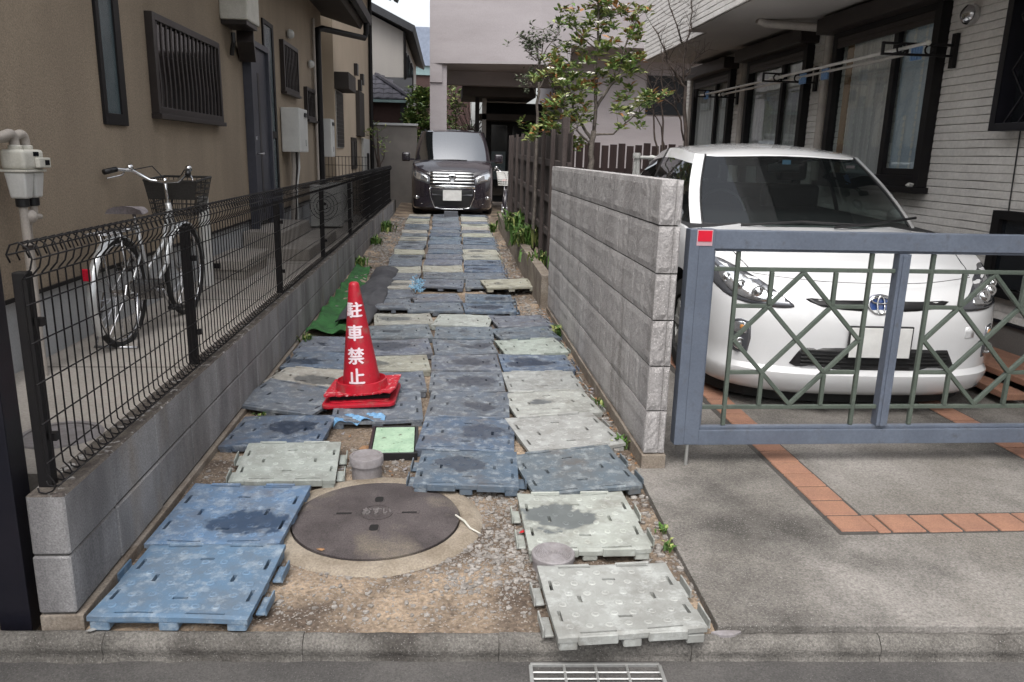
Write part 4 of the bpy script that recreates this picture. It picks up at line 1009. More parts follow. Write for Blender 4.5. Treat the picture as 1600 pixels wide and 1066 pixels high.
# water heaters
for (y0, y1, z0, z1, lb) in ((10.35, 10.95, 1.42, 1.97, 'white wall-mounted water heater under the far grilled window of the tan house'), (13.10, 13.5, 1.35, 1.95, 'white unit on the wall just beyond the black downpipe of the tan house')):
    o = thing('water_heater', lb, 'water heater', (X, (y0+y1)/2, z0))
    obj('casing', G().box(X+.01, -1.88, y0, y1, z0, z1), 'offwhite', o, bevel=.012)
    obj('exhaust', G().box(-1.879, -1.862, y1-.26, y1-.08, z1-.10, z1-.05), 'blackpl', o)
    obj('latch', G().box(-1.879, -1.872, y1-.2, y1-.17, z0+.08, z0+.16), 'greysteel', o)
    if y0 < 12:
        for i, yy in enumerate((10.5, 10.66, 10.8)):
            g = G(); g.tube([(-2.0, yy, z0),(-2.0, yy, z0-.2),(-2.03, yy+.05*(1-i), z0-.45),(-2.05, yy+.05*(1-i), .36)], .028, 8); obj('pipe', g, ['pipe','brown','white'][i], o, smooth=True)
g = G(); g.tube([(-1.99, 6.55, 1.06),(-1.99,6.55,.33)], .045, 12); g.m = 0; tag(obj('downpipe', g, 'offwhite', smooth=True), 'white upright pipe against the tan wall between bicycle and step', 'pipe')
# steps
o = thing('doorstep', 'grey concrete doorstep block with a hollow front beside the tan house wall', 'step', (-1.9, 7.3, .33))
g = G(); g.box(-2.10, -1.76, 6.85, 7.70, .33, .41); g.box(-2.10, -1.74, 6.83, 7.72, .411, .50); obj('step_block', g, 'paving', o, bevel=.01)
obj('step_hole', G().box(-2.06, -1.96, 6.825, 6.829, .43, .475), 'hole', o)
o = thing('porch_step', 'broad two-tier concrete porch step below the grey front door', 'step', (-1.9, 9, .33))
obj('upper_step', G().box(-2.14, -1.72, 8.3, 9.9, .331, .60), 'paving', o, bevel=.01); obj('lower_step', G().box(-1.719, -1.42, 8.1, 10.1, .331, .45), 'paving', o, bevel=.01)
# outdoor units behind the fence
for (y, lb) in ((11.6, 'white outdoor air-conditioner unit behind the fence, nearer one'), (12.7, 'white outdoor air-conditioner unit behind the fence, farther one')):
    o = thing('outdoor_unit', lb, 'air conditioner', (-1.75, y, .33))
    obj('casing', G().box(-2.0, -1.55, y, y+.32, .36, .95), 'offwhite', o, bevel=.01)
    g = G(); 
    for r in (.05, .1, .15, .2):
        g.tube([(-1.80+r*math.cos(t), y-.012, .66+r*math.sin(t)) for t in [2*math.pi*i/24 for i in range(25)]], .005, 4)
    obj('fan_guard', g, 'blackpl', o)
# ================================================================ FAR LEFT HOUSES
h = thing('cream_house', 'cream rendered house beyond the tan one with a shutter and dark small windows', 'house', (-2.1, 15, 0))
XC = -2.02
obj('wall', G().box(-9, XC, 14.6, 21.0, 0, 5.3), 'creamwall', h)
w = obj('shutter_window', G().box(XC+.002, XC+.02, 14.7, 15.6, 1.5, 2.52), 'greysteel', h)
for i in range(14): obj('shutter_slat', G().box(XC+.021, XC+.032, 14.72, 15.58, 1.52+i*.07, 1.52+i*.07+.064), 'brown', w)
obj('shutter_box', G().box(XC, XC+.26, 14.62, 15.72, 2.53, 2.82), 'sofdark', w, bevel=.01)
w = obj('window', G().box(XC+.002, XC+.02, 16.9, 17.7, 1.15, 1.66), 'darkglass', h); g = G(); g.box(XC, XC+.03, 16.84, 16.91, 1.08, 1.73); g.box(XC, XC+.03, 17.69, 17.76, 1.08, 1.73); g.box(XC, XC+.03, 16.91, 17.69, 1.66, 1.73); g.box(XC, XC+.03, 16.91, 17.69, 1.08, 1.15); g.box(XC+.02, XC+.031, 17.38, 17.44, 1.15, 1.66); obj('frame', g, 'brown', w)
obj('shutter_case', G().box(XC+.001, XC+.09, 17.9, 18.9, 1.78, 2.75), 'sofdark', h, bevel=.01)
for y, z in ((17.7, 3.05), (18.9, 2.95), (18.4, 2.78)): obj('vent_cover', G().box(XC, XC+.08, y, y+.22, z, z+.24), 'brown', h, bevel=.01)
g = G(); g.tube([(XC+.06, 20.9, 5.2),(XC+.06, 20.9, 0)], .05, 8); obj('downpipe', g, 'black', h)
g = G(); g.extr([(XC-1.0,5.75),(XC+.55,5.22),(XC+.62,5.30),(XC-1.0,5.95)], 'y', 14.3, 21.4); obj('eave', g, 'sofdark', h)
g = G(); g.extr([(XC+.62,5.25),(XC+.72,5.2),(XC+.78,5.34),(XC+.63,5.34)], 'y', 14.3, 21.6); obj('gutter', g, 'black', h)
obj('service_panel', G().box(XC+.001, XC+.06, 18.9, 20.3, .9, 1.75), 'offwhite', h, bevel=.01)
# back yard mesh fence
o = thing('back_fence', 'low dark mesh fence crossing the yard behind the tan house', 'fence', (-1.9, 14.35, .33))
g = G()
for i in range(20): g.tube([(-2.6+i*.06+.0, 14.35, .35), (-2.6+i*.06, 14.35, 1.36)], .006, 4)
for z in (.4,.6,.8,1.0,1.2,1.35): g.tube([(-2.62, 14.35, z), (-1.4, 14.35, z)], .006, 4)
obj('wire_panel', g, 'black', o)
for x in (-2.6, -1.42): obj('post', G().box(x-.02, x+.02, 14.36, 14.40, .3, 1.42), 'black', o)
# retaining wall
o = thing('garden_wall', 'plain grey rendered wall with a pale coping at the far left end of the alley', 'wall', (-1.4, 19, 0))
obj('wall_face', G().box(-5, -.80, 21.1, 21.25, 0, 2.13), 'retain', o); obj('coping', G().box(-5.02, -.77, 21.06, 21.29, 2.131, 2.19), 'foundation', o, bevel=.008)
# pale house with tile lean-to
h = thing('pale_house', 'pale grey two-storey house with a dark sloping roof and a tiled lean-to in the distance', 'house', (-1.3, 23, 0))
g = G(); g.extr([(-7,0),(-1.24,0),(-1.24,4.72),(-3.0,5.55),(-7,7.4)], 'y', 23, 32); obj('wall', g, 'greywall', h)
g = G(); g.extr([(-7.2,7.55),(-.95,4.66),(-.90,4.83),(-7.2,7.82)], 'y', 22.6, 32.5); obj('roof', g, 'roofdark', h)
for y0, y1, z0, z1 in ((23.9, 24.3, 3.5, 4.2), (25.3, 26.2, 3.2, 4.3), (27.4, 28.4, 3.2, 4.3)):
    w = obj('window', G().box(-1.238, -1.21, y0, y1, z0, z1), 'darkglass', h); g = G(); g.box(-1.24, -1.19, y0-.06, y0, z0, z1); g.box(-1.24, -1.19, y1, y1+.06, z0, z1); g.box(-1.24, -1.19, y0-.06, y1+.06, z1, z1+.06); g.box(-1.24, -1.19, y0-.06, y1+.06, z0-.06, z0); obj('frame', g, 'roofdark', w)
g = G(); g.tube([(-1.20, 22.95, 4.7),(-1.20,22.95,2.9)], .04, 6); obj('downpipe', g, 'black', h)
g = G(); g.extr([(22.2,2.86),(22.99,3.5),(22.99,3.42),(22.2,2.79)], 'x', -4.5, -1.0); lr = obj('lean_to_roof', g, 'roofdark', h)
for r in range(5):
    for c in range(14):
        x0 = -4.45+c*.245; y0 = 22.16+r*.165; z0 = 2.875+r*.134
        if x0+.24 > -.98-r*.17: continue
        g = G(); g.add([(x0, y0, z0+.01),(x0+.12, y0, z0+.035),(x0+.238, y0, z0+.012),(x0, y0+.19, z0+.135),(x0+.12, y0+.19, z0+.155),(x0+.238, y0+.19, z0+.137),(x0, y0, z0-.02),(x0+.12, y0, z0),(x0+.238, y0, z0-.02)], [(0,1,4,3),(1,2,5,4),(6,7,1,0),(7,8,2,1)]); obj('roof_tile', g, 'rooftile', lr)
g = G(); g.bar((-4.5, 22.1, 2.80), (-.95, 22.1, 2.80), .1, .07); obj('lean_to_gutter', g, 'teal', h)
g = G(); g.bar((-1.0, 22.15, 2.93), (-2.0, 22.97, 3.58), .14, .06); obj('ridge_strip', g, 'rooftile', h)
obj('lean_to_wall', G().box(-4.4, -1.3, 22.35, 22.99, 0, 2.78), 'redbrown', h)
obj('dark_post', G().box(-1.3, -1.12, 22.3, 22.5, 0, 2.8), 'roofdark', h)
o = thing('far_building', 'flat blue-grey building with a greenish band glimpsed behind the pale house', 'building', (.5, 40, 0))
obj('wall', G().box(-3.5, 1.2, 42, 52, 0, 6.6), 'redbrown', o); obj('band', G().box(-3.52, 1.22, 41.9, 52, 5.35, 5.8), 'teal', o); obj('cladding', G().box(-3.55, 1.25, 41.8, 52, 5.801, 7.65), 'bluebldg', o)
# ================================================================ PINK-GREY APARTMENT BUILDING
h = thing('apartment_building', 'pink-grey rendered building on a pillar over the carport at the end of the alley', 'building', (-.45, 20.5, 0))
g = G(); g.prism([(-.45,20.6),(2.3,20.05),(3.05,20.05),(3.05,23.6),(-.45,23.6)], 3.66, 7.5); obj('upper_storey', g, 'pinkwall', h)
g = G(); g.box(3.051, 8.5, 20.0, 27, 4.12, 7.5); obj('upper_storey', g, 'pinkwall', h)
g = G(); g.box(-.45, -.02, 20.62, 21.05, .1, 3.655); obj('pillar', g, 'pinkwall', h, bevel=.01)
obj('corner_drop', G().box(-.45, -.14, 20.58, 20.9, 3.2, 3.655), 'pinkwall', h)
obj('beam', G().box(-.02, 3.2, 22.2, 22.6, 3.30, 3.655), 'pinkwall', h)
obj('lower_wall', G().box(3.05, 8.5, 21.2, 27, 0, 4.115), 'pinkwall', h)
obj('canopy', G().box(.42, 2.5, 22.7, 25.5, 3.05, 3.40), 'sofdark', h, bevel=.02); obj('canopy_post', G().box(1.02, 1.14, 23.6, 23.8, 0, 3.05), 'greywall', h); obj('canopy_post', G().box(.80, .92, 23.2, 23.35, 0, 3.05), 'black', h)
e = obj('entrance', G().box(1.15, 3.05, 24.6, 24.9, 0, 3.0), 'interior', h)
obj('entrance_canopy', G().box(.95, 3.0, 23.6, 24.6, 2.45, 2.62), 'sofdark', e)
obj('door_glass', G().box(1.35, 1.85, 24.55, 24.59, .2, 2.35), 'darkglass', e); obj('frosted_panel', G().box(1.36, 1.80, 24.52, 24.545, .7, 1.55), 'frost', e); obj('door_glass', G().box(2.0, 2.5, 24.55, 24.59, .2, 2.35), 'darkglass', e)
obj('window', G().box(5.3, 6.6, 21.16, 21.19, 2.6, 3.6), 'darkglass', h)
# ================================================================ RIGHT HOUSE (brick-patterned siding)
XR = 4.0
h = thing('sided_house', 'beige house clad in narrow brick-like siding behind the white car on the right', 'house', (XR, 3, 0))
obj('wall_core', G().box(XR+.02, 10, 1.2, 13.2, .36, 2.905), 'sidingw', h); obj('foundation', G().box(XR-.01, 10, 1.18, 13.22, -.1, .355), 'retain', h)
obj('drip_flashing', G().box(XR-.03, 10, 1.18, 13.22, .356, .372), 'navy', h)
def course(l, hh, seed):
    rd = random.Random(seed); g = G(); vs = []; n = int(l/.06)
    for i in range(n+1):
        y = l*i/n; jo = .0045*max(0, noise.noise((y*2.6, seed*7.7, 2))+.12); e = noise.noise((y*5, seed*3.3, 0))*.003+noise.noise((y*17, seed*3.3, 4))*.002
        vs += [(-.0105+e*.5, y, hh-.0004), (-.0135+e, y, hh*.6), (-.0135+e, y, .004+jo), (.0, y, .0006+jo), (.004, y, hh-.0004)]
    fs = [(i*5+j, i*5+5+j, i*5+6+j, i*5+1+j) for i in range(n) for j in range(4)]
    g.add(vs, fs); return g
CH = .0605
cm = [mesh('siding_course', course(12.0, CH, s), 'siding', smooth=True) for s in range(5)]
for i in range(42):
    z = .375+i*CH
    if z > 2.86: break
    o = link('siding_course', cm[(i*3) % 5], h, (-.001, 1.2-3+random.uniform(-.0,.0), z))
obj('soffit', G().box(2.82, XR+.02, 1.2, 9.44, 2.906, 2.95), 'soffit', h); obj('soffit', G().box(3.05, XR+.02, 9.441, 12.4, 2.906, 2.95), 'soffit', h)
obj('upper_core', G().box(2.83, 10, 1.1, 9.44, 2.951, 6.5), 'sidingw', h); obj('upper_core', G().box(3.06, 10, 9.441, 12.4, 2.951, 6.5), 'sidingw', h)
um = [mesh('siding_course', course(8.34, CH, s+20), 'sidingw', smooth=True) for s in range(3)]; uf = [mesh('siding_course', course(2.96, CH, s+30), 'sidingw', smooth=True) for s in range(3)]
for i in range(36):
    z = 2.915+i*CH
    link('siding_course', um[i % 3], h, (2.812-XR, 1.1-3, z)); link('siding_course', uf[i % 3], h, (3.042-XR, 9.445-3, z))
obj('corner_trim', G().box(3.03, 3.20, 12.40, 12.43, 2.92, 6), 'sidingw', h)
# sliding windows with roller shutter boxes
def sliding(y0, y1, z0, z1, wood, label=None, curt='curtain', mid=.5):
    xo = XR-.03
    w = obj('window', G().box(xo-.012, xo-.008, y0+.05, y1-.05, z0+.05, z1-.02), 'winglass', h, label=label)
    g = G(); t = .085; d = .10
    g.box(XR-d, XR+.01, y0, y0+t, z0, z1); g.box(XR-d, XR+.01, y1-t, y1, z0, z1); g.box(XR-d, XR+.01, y0+t, y1-t, z0, z0+.09); g.box(XR-d, XR+.01, y0+t, y1-t, z1-.05, z1); obj('frame', g, 'black', w, bevel=.003)
    obj('sill', G().box(XR-.15, XR-.001, y0-.03, y1+.03, z0-.05, z0-.001), 'black', w, bevel=.004)
    ym = y0+(y1-y0)*.36
    g = G(); g.box(XR-.085, XR-.04, ym-.035, ym+.035, z0+.0905, z1-.0505); g.box(XR-.075, XR-.04, y0+t+.0005, ym-.0355, z0+.0905, z0+.15); obj('meeting_rail', g, 'black', w, bevel=.002)
    def cur(ya, yb, za, zb, x, m, nm, seed, amp=.018):
        g = G(); n = int((yb-ya)/.02)+2
        vs = [(x+amp*math.sin((ya+(yb-ya)*i/n)*40+seed+.4*math.sin(i*.7))*.5, ya+(yb-ya)*i/n, z) for z in (za, zb) for i in range(n+1)]
        g.add(vs, [(i, i+1, n+2+i, n+1+i) for i in range(n)]); obj(nm, g, m, w, smooth='all')
    cur(ym+.03, y1-t-.22 if wood else y1-t, z0+.06, z1-.06, XR-.022, curt, 'lace_curtain', 1)
    cur(y0+.1, ym-.03, z0+.06, z1-.06, XR-.020, 'bluecloth' if wood else curt, 'curtain', 4)
    obj('dark_room', G().box(XR-.004, XR-.001, y0+.05, y1-.05, z0+.02, z1-.02), 'interior', w)
    if wood:
        obj('wooden_edge', G().box(XR-.024, XR-.006, y1-t-.20, y1-t-.09, z0+.09, z1-.06), 'cardboard', w)
        g = G(); g.box(XR-.027, XR-.0245, ym-.27, ym-.05, z0+.60, z1-.3); obj('hanging_cloth', g, 'bluecloth', w)
    b = obj('shutter_box', G().box(XR-.24, XR-.02, y0-.10, y1+.12, z1, z1+.15), 'brown', w, bevel=.01)
    for i in range(2): obj('shutter_slat', G().box(XR-.095, XR-.075, y0+.03, y1-.03, z1-.05-.05*(i+1), z1-.05-.05*i-.004), 'brown', w)
sliding(6.23, 8.0, 1.27, 2.72, True, 'nearest sliding window with a wood edge and hanging blue-grey cloth')
sliding(8.58, 10.32, 1.05, 2.70, False); sliding(10.92, 12.6, 1.05, 2.68, False)
# downpipes, lamp, vents
for y, b in ((8.18, True), (10.5, False), (12.75, False)):
    g = G(); pts = [(XR-.06, y, .3), (XR-.06, y, 2.72)]+([(XR-.10, y-.02, 2.80), (3.35, 8.42, 2.865), (3.25, 8.42, 2.9)] if b else [(XR-.06, y, 2.9)])
    g.tube(pts, .042, 12); obj('downpipe', g, 'pipe', h, smooth=True)
g = G(); g.lathe([(0,0),(.07,.0),(.078,.025),(.07,.065),(.042,.09),(0,.095)], 16); g.v = [(XR-.02-z, 5.94+x, 2.57+y) for x, y, z in g.v]; g.f = [f[::-1] for f in g.f]
lm = obj('vent_hood', g, 'steel', h, smooth=True)
# grille window at the right edge and low window
w = obj('window', G().box(XR-.03, XR-.025, 4.3, 5.38, 1.76, 2.8), 'darkglass', h)
g = G(); d = .15
g.box(XR-d, XR-.02, 5.34, 5.40, 1.70, 2.85); g.box(XR-d, XR-.02, 4.2, 4.26, 1.70, 2.85); g.box(XR-d, XR-.02, 4.26, 5.34, 1.70, 1.75); g.box(XR-d, XR-.02, 4.26, 5.34, 2.8, 2.85); obj('frame', g, 'navy', w, bevel=.003)
for i in range(8):
    y = 4.30+i*.14
    for s in (1, -1):
        a = (XR-d+.03+s*.003, y if s > 0 else y+.28, 1.75); b = (XR-d+.03+s*.003, y+.28 if s > 0 else y, 2.80)
        if max(a[1], b[1]) > 5.36: continue
        for k in range(3):
            z0, z1 = 1.75+.35*k, 2.10+.35*k; obj('grille_bar', G().bar((a[0], a[1], z0), (b[0], b[1], z1), .012, .012), 'navy', w)
w = obj('window', G().box(XR-.05, XR-.045, 4.2, 5.24, .62, 1.09), 'darkglass', h)
g = G(); g.box(XR-.08, XR-.018, 5.22, 5.30, .55, 1.15); g.box(XR-.08, XR-.018, 4.1, 4.18, .55, 1.15); g.box(XR-.08, XR-.018, 4.18, 5.22, .55, .61); g.box(XR-.08, XR-.018, 4.18, 5.22, 1.09, 1.15); obj('frame', g, 'black', w, bevel=.003)
g = G(); g.tube([(XR-.022, 5.22, 1.15),(XR-.022, 5.24, 1.70)], .005, 5); obj('cable', g, 'blackpl', h)
# pole brackets and laundry poles
br = []
for y in (6.10, 8.44, 10.75):
    g = G(); z = 2.32
    g.box(XR-.05, XR-.02, y-.03, y+.03, z-.12, z+.14)
    g.bar((XR-.05, y, z+.05), (XR-.62, y, z+.05), .022, .018); g.bar((XR-.05, y, z-.03), (XR-.62, y, z-.03), .022, .018); g.bar((XR-.62, y, z-.04), (XR-.62, y, z+.06), .022, .02)
    for q in (.2, .42): g.bar((XR-q, y, z-.02), (XR-q, y, z+.04), .02, .018)
    obj('pole_bracket', g, 'black', h, bevel=.003)
    for q in (.24, .47):
        g = G(); g.tube([(XR-q+.035*math.cos(t), y, z+.01+.035*math.sin(t)) for t in [2*math.pi*i/14 for i in range(15)]], .008, 6); obj('pole_ring', g, 'black', h)
for (x, ya, yb, z, lb) in ((XR-.47, 5.75, 8.60, 2.33, 'outer laundry pole hung on the brackets, nearer half'), (XR-.24, 6.35, 8.62, 2.335, 'inner laundry pole close to the windows, nearer half'), (XR-.47, 8.3, 11.0, 2.325, 'outer laundry pole beyond the second bracket'), (XR-.24, 8.35, 10.9, 2.33, 'inner laundry pole beyond the second bracket')):
    p = thing('laundry_pole', lb, 'laundry pole', (x, ya, z), 'laundry poles along the sided house')
    g = G(); g.tube([(x, ya, z),(x, yb, z)], .0135, 10); obj('pole', g, 'polewhite', p, smooth=True)
    for yy in (ya, yb): 
        g = G(); g.ball((x, yy, z), .02, 1, 8, 6); obj('end_cap', g, 'cream', p, smooth=True)
for (x, y, lb) in ((XR-.24, 7.75, 'blue clothes peg cluster on the inner laundry pole, nearer one'), (XR-.24, 8.25, 'blue clothes peg cluster on the inner laundry pole next to the bracket'), (XR-.47, 10.7, 'blue clothes peg hanging at the far bracket'), (XR-.3, 6.11, 'blue peg clipped on the nearest pole bracket')):
    g = G()
    for i in range(4): g.box(x-.012, x+.012, y+i*.035, y+i*.035+.02, 2.26, 2.365)
    tag(obj('clothes_peg', g, 'peg', bevel=.003), lb, 'clothes peg')
tag(obj('tissue', G().ball((XR-.09, 6.32, 1.29), (.05,.05,.02), 4, 8, 5, .25), 'paper'), 'white crumpled bit on the sill of the nearest sliding window', 'scrap')
# low reddish brown tread at the right edge
o = thing('wooden_step', 'reddish brown wooden step beside the house wall at the right edge', 'step', (3.7, 4.8, .02))
obj('tread', G().box(3.55, 3.97, 4.2, 5.25, .14, .18), 'brick', o, bevel=.005); obj('tread', G().box(3.40, 3.545, 4.2, 5.20, .07, .11), 'brick', o, bevel=.005)
for y in (4.25, 5.1): obj('support', G().box(3.60, 3.95, y, y+.05, .02, .139), 'brick', o)
# ================================================================ WOODEN FENCES
f = thing('wooden_fence', 'weathered grey-brown board fence along the right of the alley past the block wall', 'fence', (1.08, 7.1, 0))
rd = random.Random(21)
def fx(y): return 1.08+.006*(y-7)
y = 7.05
while y < 13.9:
    w = rd.uniform(.085,.10); t = 1.66+.012*(y-7)+rd.uniform(-.008,.008); x = fx(y)
    obj('board', G().box(x+.03, x+.045, y, y+w, .30+.01*(y-7), t), 'wood', f, bevel=.002, seg=1); y += w+rd.uniform(.004,.012)
for z in (.62, .98, 1.36):
    a, b = 7.0, 13.9
    g = G(); g.bar((fx(a)+.012, a, z+0), (fx(b)+.012, b, z+.09), .034, .07); obj('rail', g, 'wood', f, bevel=.003)
for y in (7.12, 7.95, 8.75, 9.6, 10.5, 11.4, 12.35, 13.3, 13.85):
    x = fx(y); obj('post', G().box(x-.045, x-.006, y-.04, y+.04, .2, 1.70+.012*(y-7)), 'wood', f, bevel=.003)
obj('post', G().box(1.06, 1.13, 7.30, 7.38, .2, 1.80), 'wood', f, bevel=.004)
f = thing('picket_fence', 'dark brown picket fence with gaps behind the flowering shrub', 'fence', (1.9, 9.9, 0))
x = 1.30; i = 0
while x < 2.95:
    t = 1.60+.035*((i*7) % 3)/2+rd.uniform(-.01,.01)
    obj('picket', G().box(x, x+.088, 9.9, 9.915, .05, t), 'darkwood', f, bevel=.002, seg=1); x += .108; i += 1
for z in (.5, 1.25): obj('rail', G().box(1.28, 2.98, 9.916, 9.95, z, z+.07), 'darkwood', f)
obj('post', G().box(1.25, 1.31, 9.92, 9.98, 0, 1.62), 'darkwood', f); obj('post', G().box(2.96, 3.02, 9.92, 9.98, 0, 1.62), 'darkwood', f)
# white tubular frame
f = thing('tubular_frame', 'white tubular metal frame standing between the block wall and the car roof', 'frame', (2.2, 8.9, 0))
for pts, r in (([(2.06,8.9,.03),(2.15,8.9,1.47)],.018), ([(2.25,8.9,.03),(2.17,8.9,1.47)],.03), ([(2.24,8.95,.03),(2.35,8.95,1.46)],.02), ([(2.15,8.9,1.46),(2.8,8.95,1.46)],.02), ([(2.12,8.9,.9),(2.35,8.9,.9)],.015)):
    g = G(); g.tube(pts, r, 10); obj('tube', g, 'offwhite', f, smooth=True)
g = G(); g.lathe([(0,1.45),(.045,1.45),(.045,1.50),(.04,1.51),(0,1.51)], 12, (2.16, 8.9, 0)); obj('joint', g, 'offwhite', f, smooth=True); g = G(); g.lathe([(0,1.43),(.035,1.43),(.035,1.48),(0,1.49)], 12, (2.35, 8.95, 0)); obj('joint', g, 'offwhite', f, smooth=True)
# ================================================================ TREES AND SHRUBS
def leafq(g, p, d, l, w, up):
    d = d.normalized(); s = d.cross(up)
    s = s.normalized()*w if s.length > 1e-4 else Vector((w,0,0)); n = s.cross(d).normalized()
    a = p+d*l*.5+s+n*w*.35; b = p+d*l*.5-s+n*w*.35; t = p+d*l-n*w*.3
    g.add([p, a, t, b], [(0,1,2),(0,2,3)])
def tuft(g, p, rd, n, l, w, mats, spread=1.2, axis=Vector((0,0,1))):
    for _ in range(n):
        a = rd.uniform(0, 6.283); e = rd.uniform(-.35, 1.0)
        d = Vector((math.cos(a)*spread, math.sin(a)*spread, e))+axis*.2
        g.m = rd.choices(range(len(mats)), mats)[0]
        q = p+Vector((rd.gauss(0,.02), rd.gauss(0,.02), rd.gauss(0,.02)))
        leafq(g, q, d, l*rd.uniform(.6,1.15), w*rd.uniform(.7,1.1), Vector((rd.gauss(0,.5), rd.gauss(0,.5), 1)))
def jit(pts, rd, k, n=3):
    out = [Vector(pts[0])]
    for a, b in zip(pts, pts[1:]):
        a, b = Vector(a), Vector(b)
        for i in range(1, n+1):
            out.append(a.lerp(b, i/n)+(Vector((rd.gauss(0,k), rd.gauss(0,k), rd.gauss(0,k*.5))) if i < n else Vector()))
    return out
def branch(g, pts, r0, r1, rd, n=6, k=.008): 
    p = jit(pts, rd, k); g.tube(p, [r0+(r1-r0)*i/(len(p)-1) for i in range(len(p))], n); return p
rd = random.Random(11)
t = thing('flowering_shrub', 'tall shrub with green and orange leaves and white flowers behind the block wall', 'shrub', (1.52, 8.3, 0))
tr = G(); fol = G(); tips = []
L_ = [[(1.52,8.3,0),(1.51,8.3,.8),(1.52,8.3,1.34),(1.52,8.3,1.55),(1.54,8.3,1.72)], [(1.54,8.3,1.72),(1.55,8.32,1.94),(1.68,8.25,2.18),(1.75,8.22,2.3),(1.83,8.2,2.64),(1.91,8.15,2.83)], [(1.52,8.3,1.56),(1.37,8.25,1.7),(1.26,8.2,1.78)],
 [(1.52,8.3,1.63),(1.44,8.36,1.75),(1.33,8.42,1.95),(1.27,8.45,2.18),(1.27,8.47,2.38),(1.33,8.5,2.55)], [(1.54,8.3,1.74),(1.54,8.32,2.09),(1.53,8.34,2.52),(1.53,8.3,2.84),(1.52,8.28,3.0),(1.5,8.25,3.2)], [(1.55,8.3,1.68),(1.73,8.2,1.69),(1.9,8.1,1.86),(2.07,8.05,2.01)],
 [(1.26,8.4,1.92),(1.16,8.5,2.08),(1.04,8.55,2.31)], [(1.36,8.35,1.85),(1.21,8.2,1.93),(1.18,8.1,2.01)], [(1.53,8.34,2.52),(1.63,8.4,2.78),(1.73,8.42,2.92)], [(1.53,8.34,2.54),(1.32,8.3,2.68),(1.22,8.25,2.8)]]
R_ = [(.036,.028),(.02,.006),(.014,.006),(.018,.005),(.02,.005),(.012,.004),(.011,.004),(.01,.004),(.008,.003),(.008,.003)]
for l, (a, b) in zip(L_, R_):
    p = branch(tr, l, a, b, rd)
    if l[0][2] > 1.3: tips += [(q, i/len(p)) for i, q in enumerate(p) if i > len(p)*.35]
twig = []
for q, fr in list(tips):
    for _ in range(2):
        d = Vector((rd.gauss(0,1), rd.gauss(0,.8), rd.uniform(-.1,1))).normalized(); e = q+d*rd.uniform(.08,.22); tr.tube([q, q.lerp(e,.5)+Vector((0,0,.01)), e], [.004,.003,.002], 4); twig.append(e)
for c, r, n in (((1.20,8.3,1.78),.16,16), ((1.36,8.35,2.10),.2,10), ((1.22,8.35,2.25),.18,12), ((1.45,8.3,2.40),.16,8), ((1.8,8.25,2.35),.17,18), ((1.72,8.25,2.15),.14,9), ((1.88,8.2,2.6),.14,9), ((1.56,8.3,2.72),.12,6), ((1.0,8.4,1.72),.14,12), ((1.08,8.4,1.9),.14,9), ((2.06,8.05,2.0),.09,5), ((1.95,8.1,1.82),.07,3), ((1.38,8.3,1.62),.12,8)):
    for _ in range(int(n*.75)): twig.append(Vector(c)+Vector((rd.gauss(0,r*.6), rd.gauss(0,r*.6), rd.gauss(0,r*.6))))
for e in twig:
    kind = rd.random()
    ms = [.55,.40,.05] if kind < .68 else ([.25,.55,.20] if kind < .90 else [.10,.40,.50])
    tuft(fol, e, rd, rd.randint(12, 18), .098, .020, ms)
obj('trunk', tr, 'bark', t, smooth='all'); stuff(obj('foliage', fol, ['leaf','leaf2','leaf3'], t))
for e in rd.sample(twig, 40):
    g = G(); c = e+Vector((rd.gauss(0,.02), -.03, .03))
    for i in range(5): a = i*1.2566+rd.random(); leafq(g, c, Vector((math.cos(a), math.sin(a)*.6-.25, .35)), .048, .019, Vector((0,-.5,1)))
    obj('flower', g, 'petal', t)
t = thing('slender_tree', 'slender grey-green tree left of the flowering shrub with small sparse leaves', 'tree', (1.05, 9.3, 0))
tr = G(); fol = G(); tw = []
for l, a, b in (([(1.05,9.3,.3),(1.05,9.3,1.2),(1.05,9.3,1.92),(1.05,9.3,2.28),(1.05,9.3,2.51),(1.02,9.3,2.66),(.91,9.28,2.73),(.81,9.25,2.77)],.022,.005), ([(1.04,9.3,2.4),(1.08,9.3,2.61),(1.09,9.3,2.85)],.009,.003), ([(1.04,9.3,2.17),(1.15,9.3,2.38),(1.28,9.3,2.62)],.009,.003), ([(1.04,9.3,2.48),(1.2,9.3,2.74),(1.27,9.3,2.82)],.007,.003), ([(1.03,9.3,2.51),(.94,9.25,2.58),(.88,9.22,2.62)],.006,.003), ([(1.05,9.3,2.1),(.95,9.2,2.25),(.86,9.2,2.33)],.006,.003)):
    p = branch(tr, l, a, b, rd); tw += p[len(p)//2:]
for q in list(tw):
    for _ in range(3):
        e = q+Vector((rd.gauss(0,.08), rd.gauss(0,.08), rd.gauss(.02,.06))); tr.tube([q, e], [.003,.0015], 4); tuft(fol, e, rd, 6, .058, .014, [1])
obj('trunk', tr, 'bark', t, smooth='all'); stuff(obj('foliage', fol, ['leafgrey'], t))
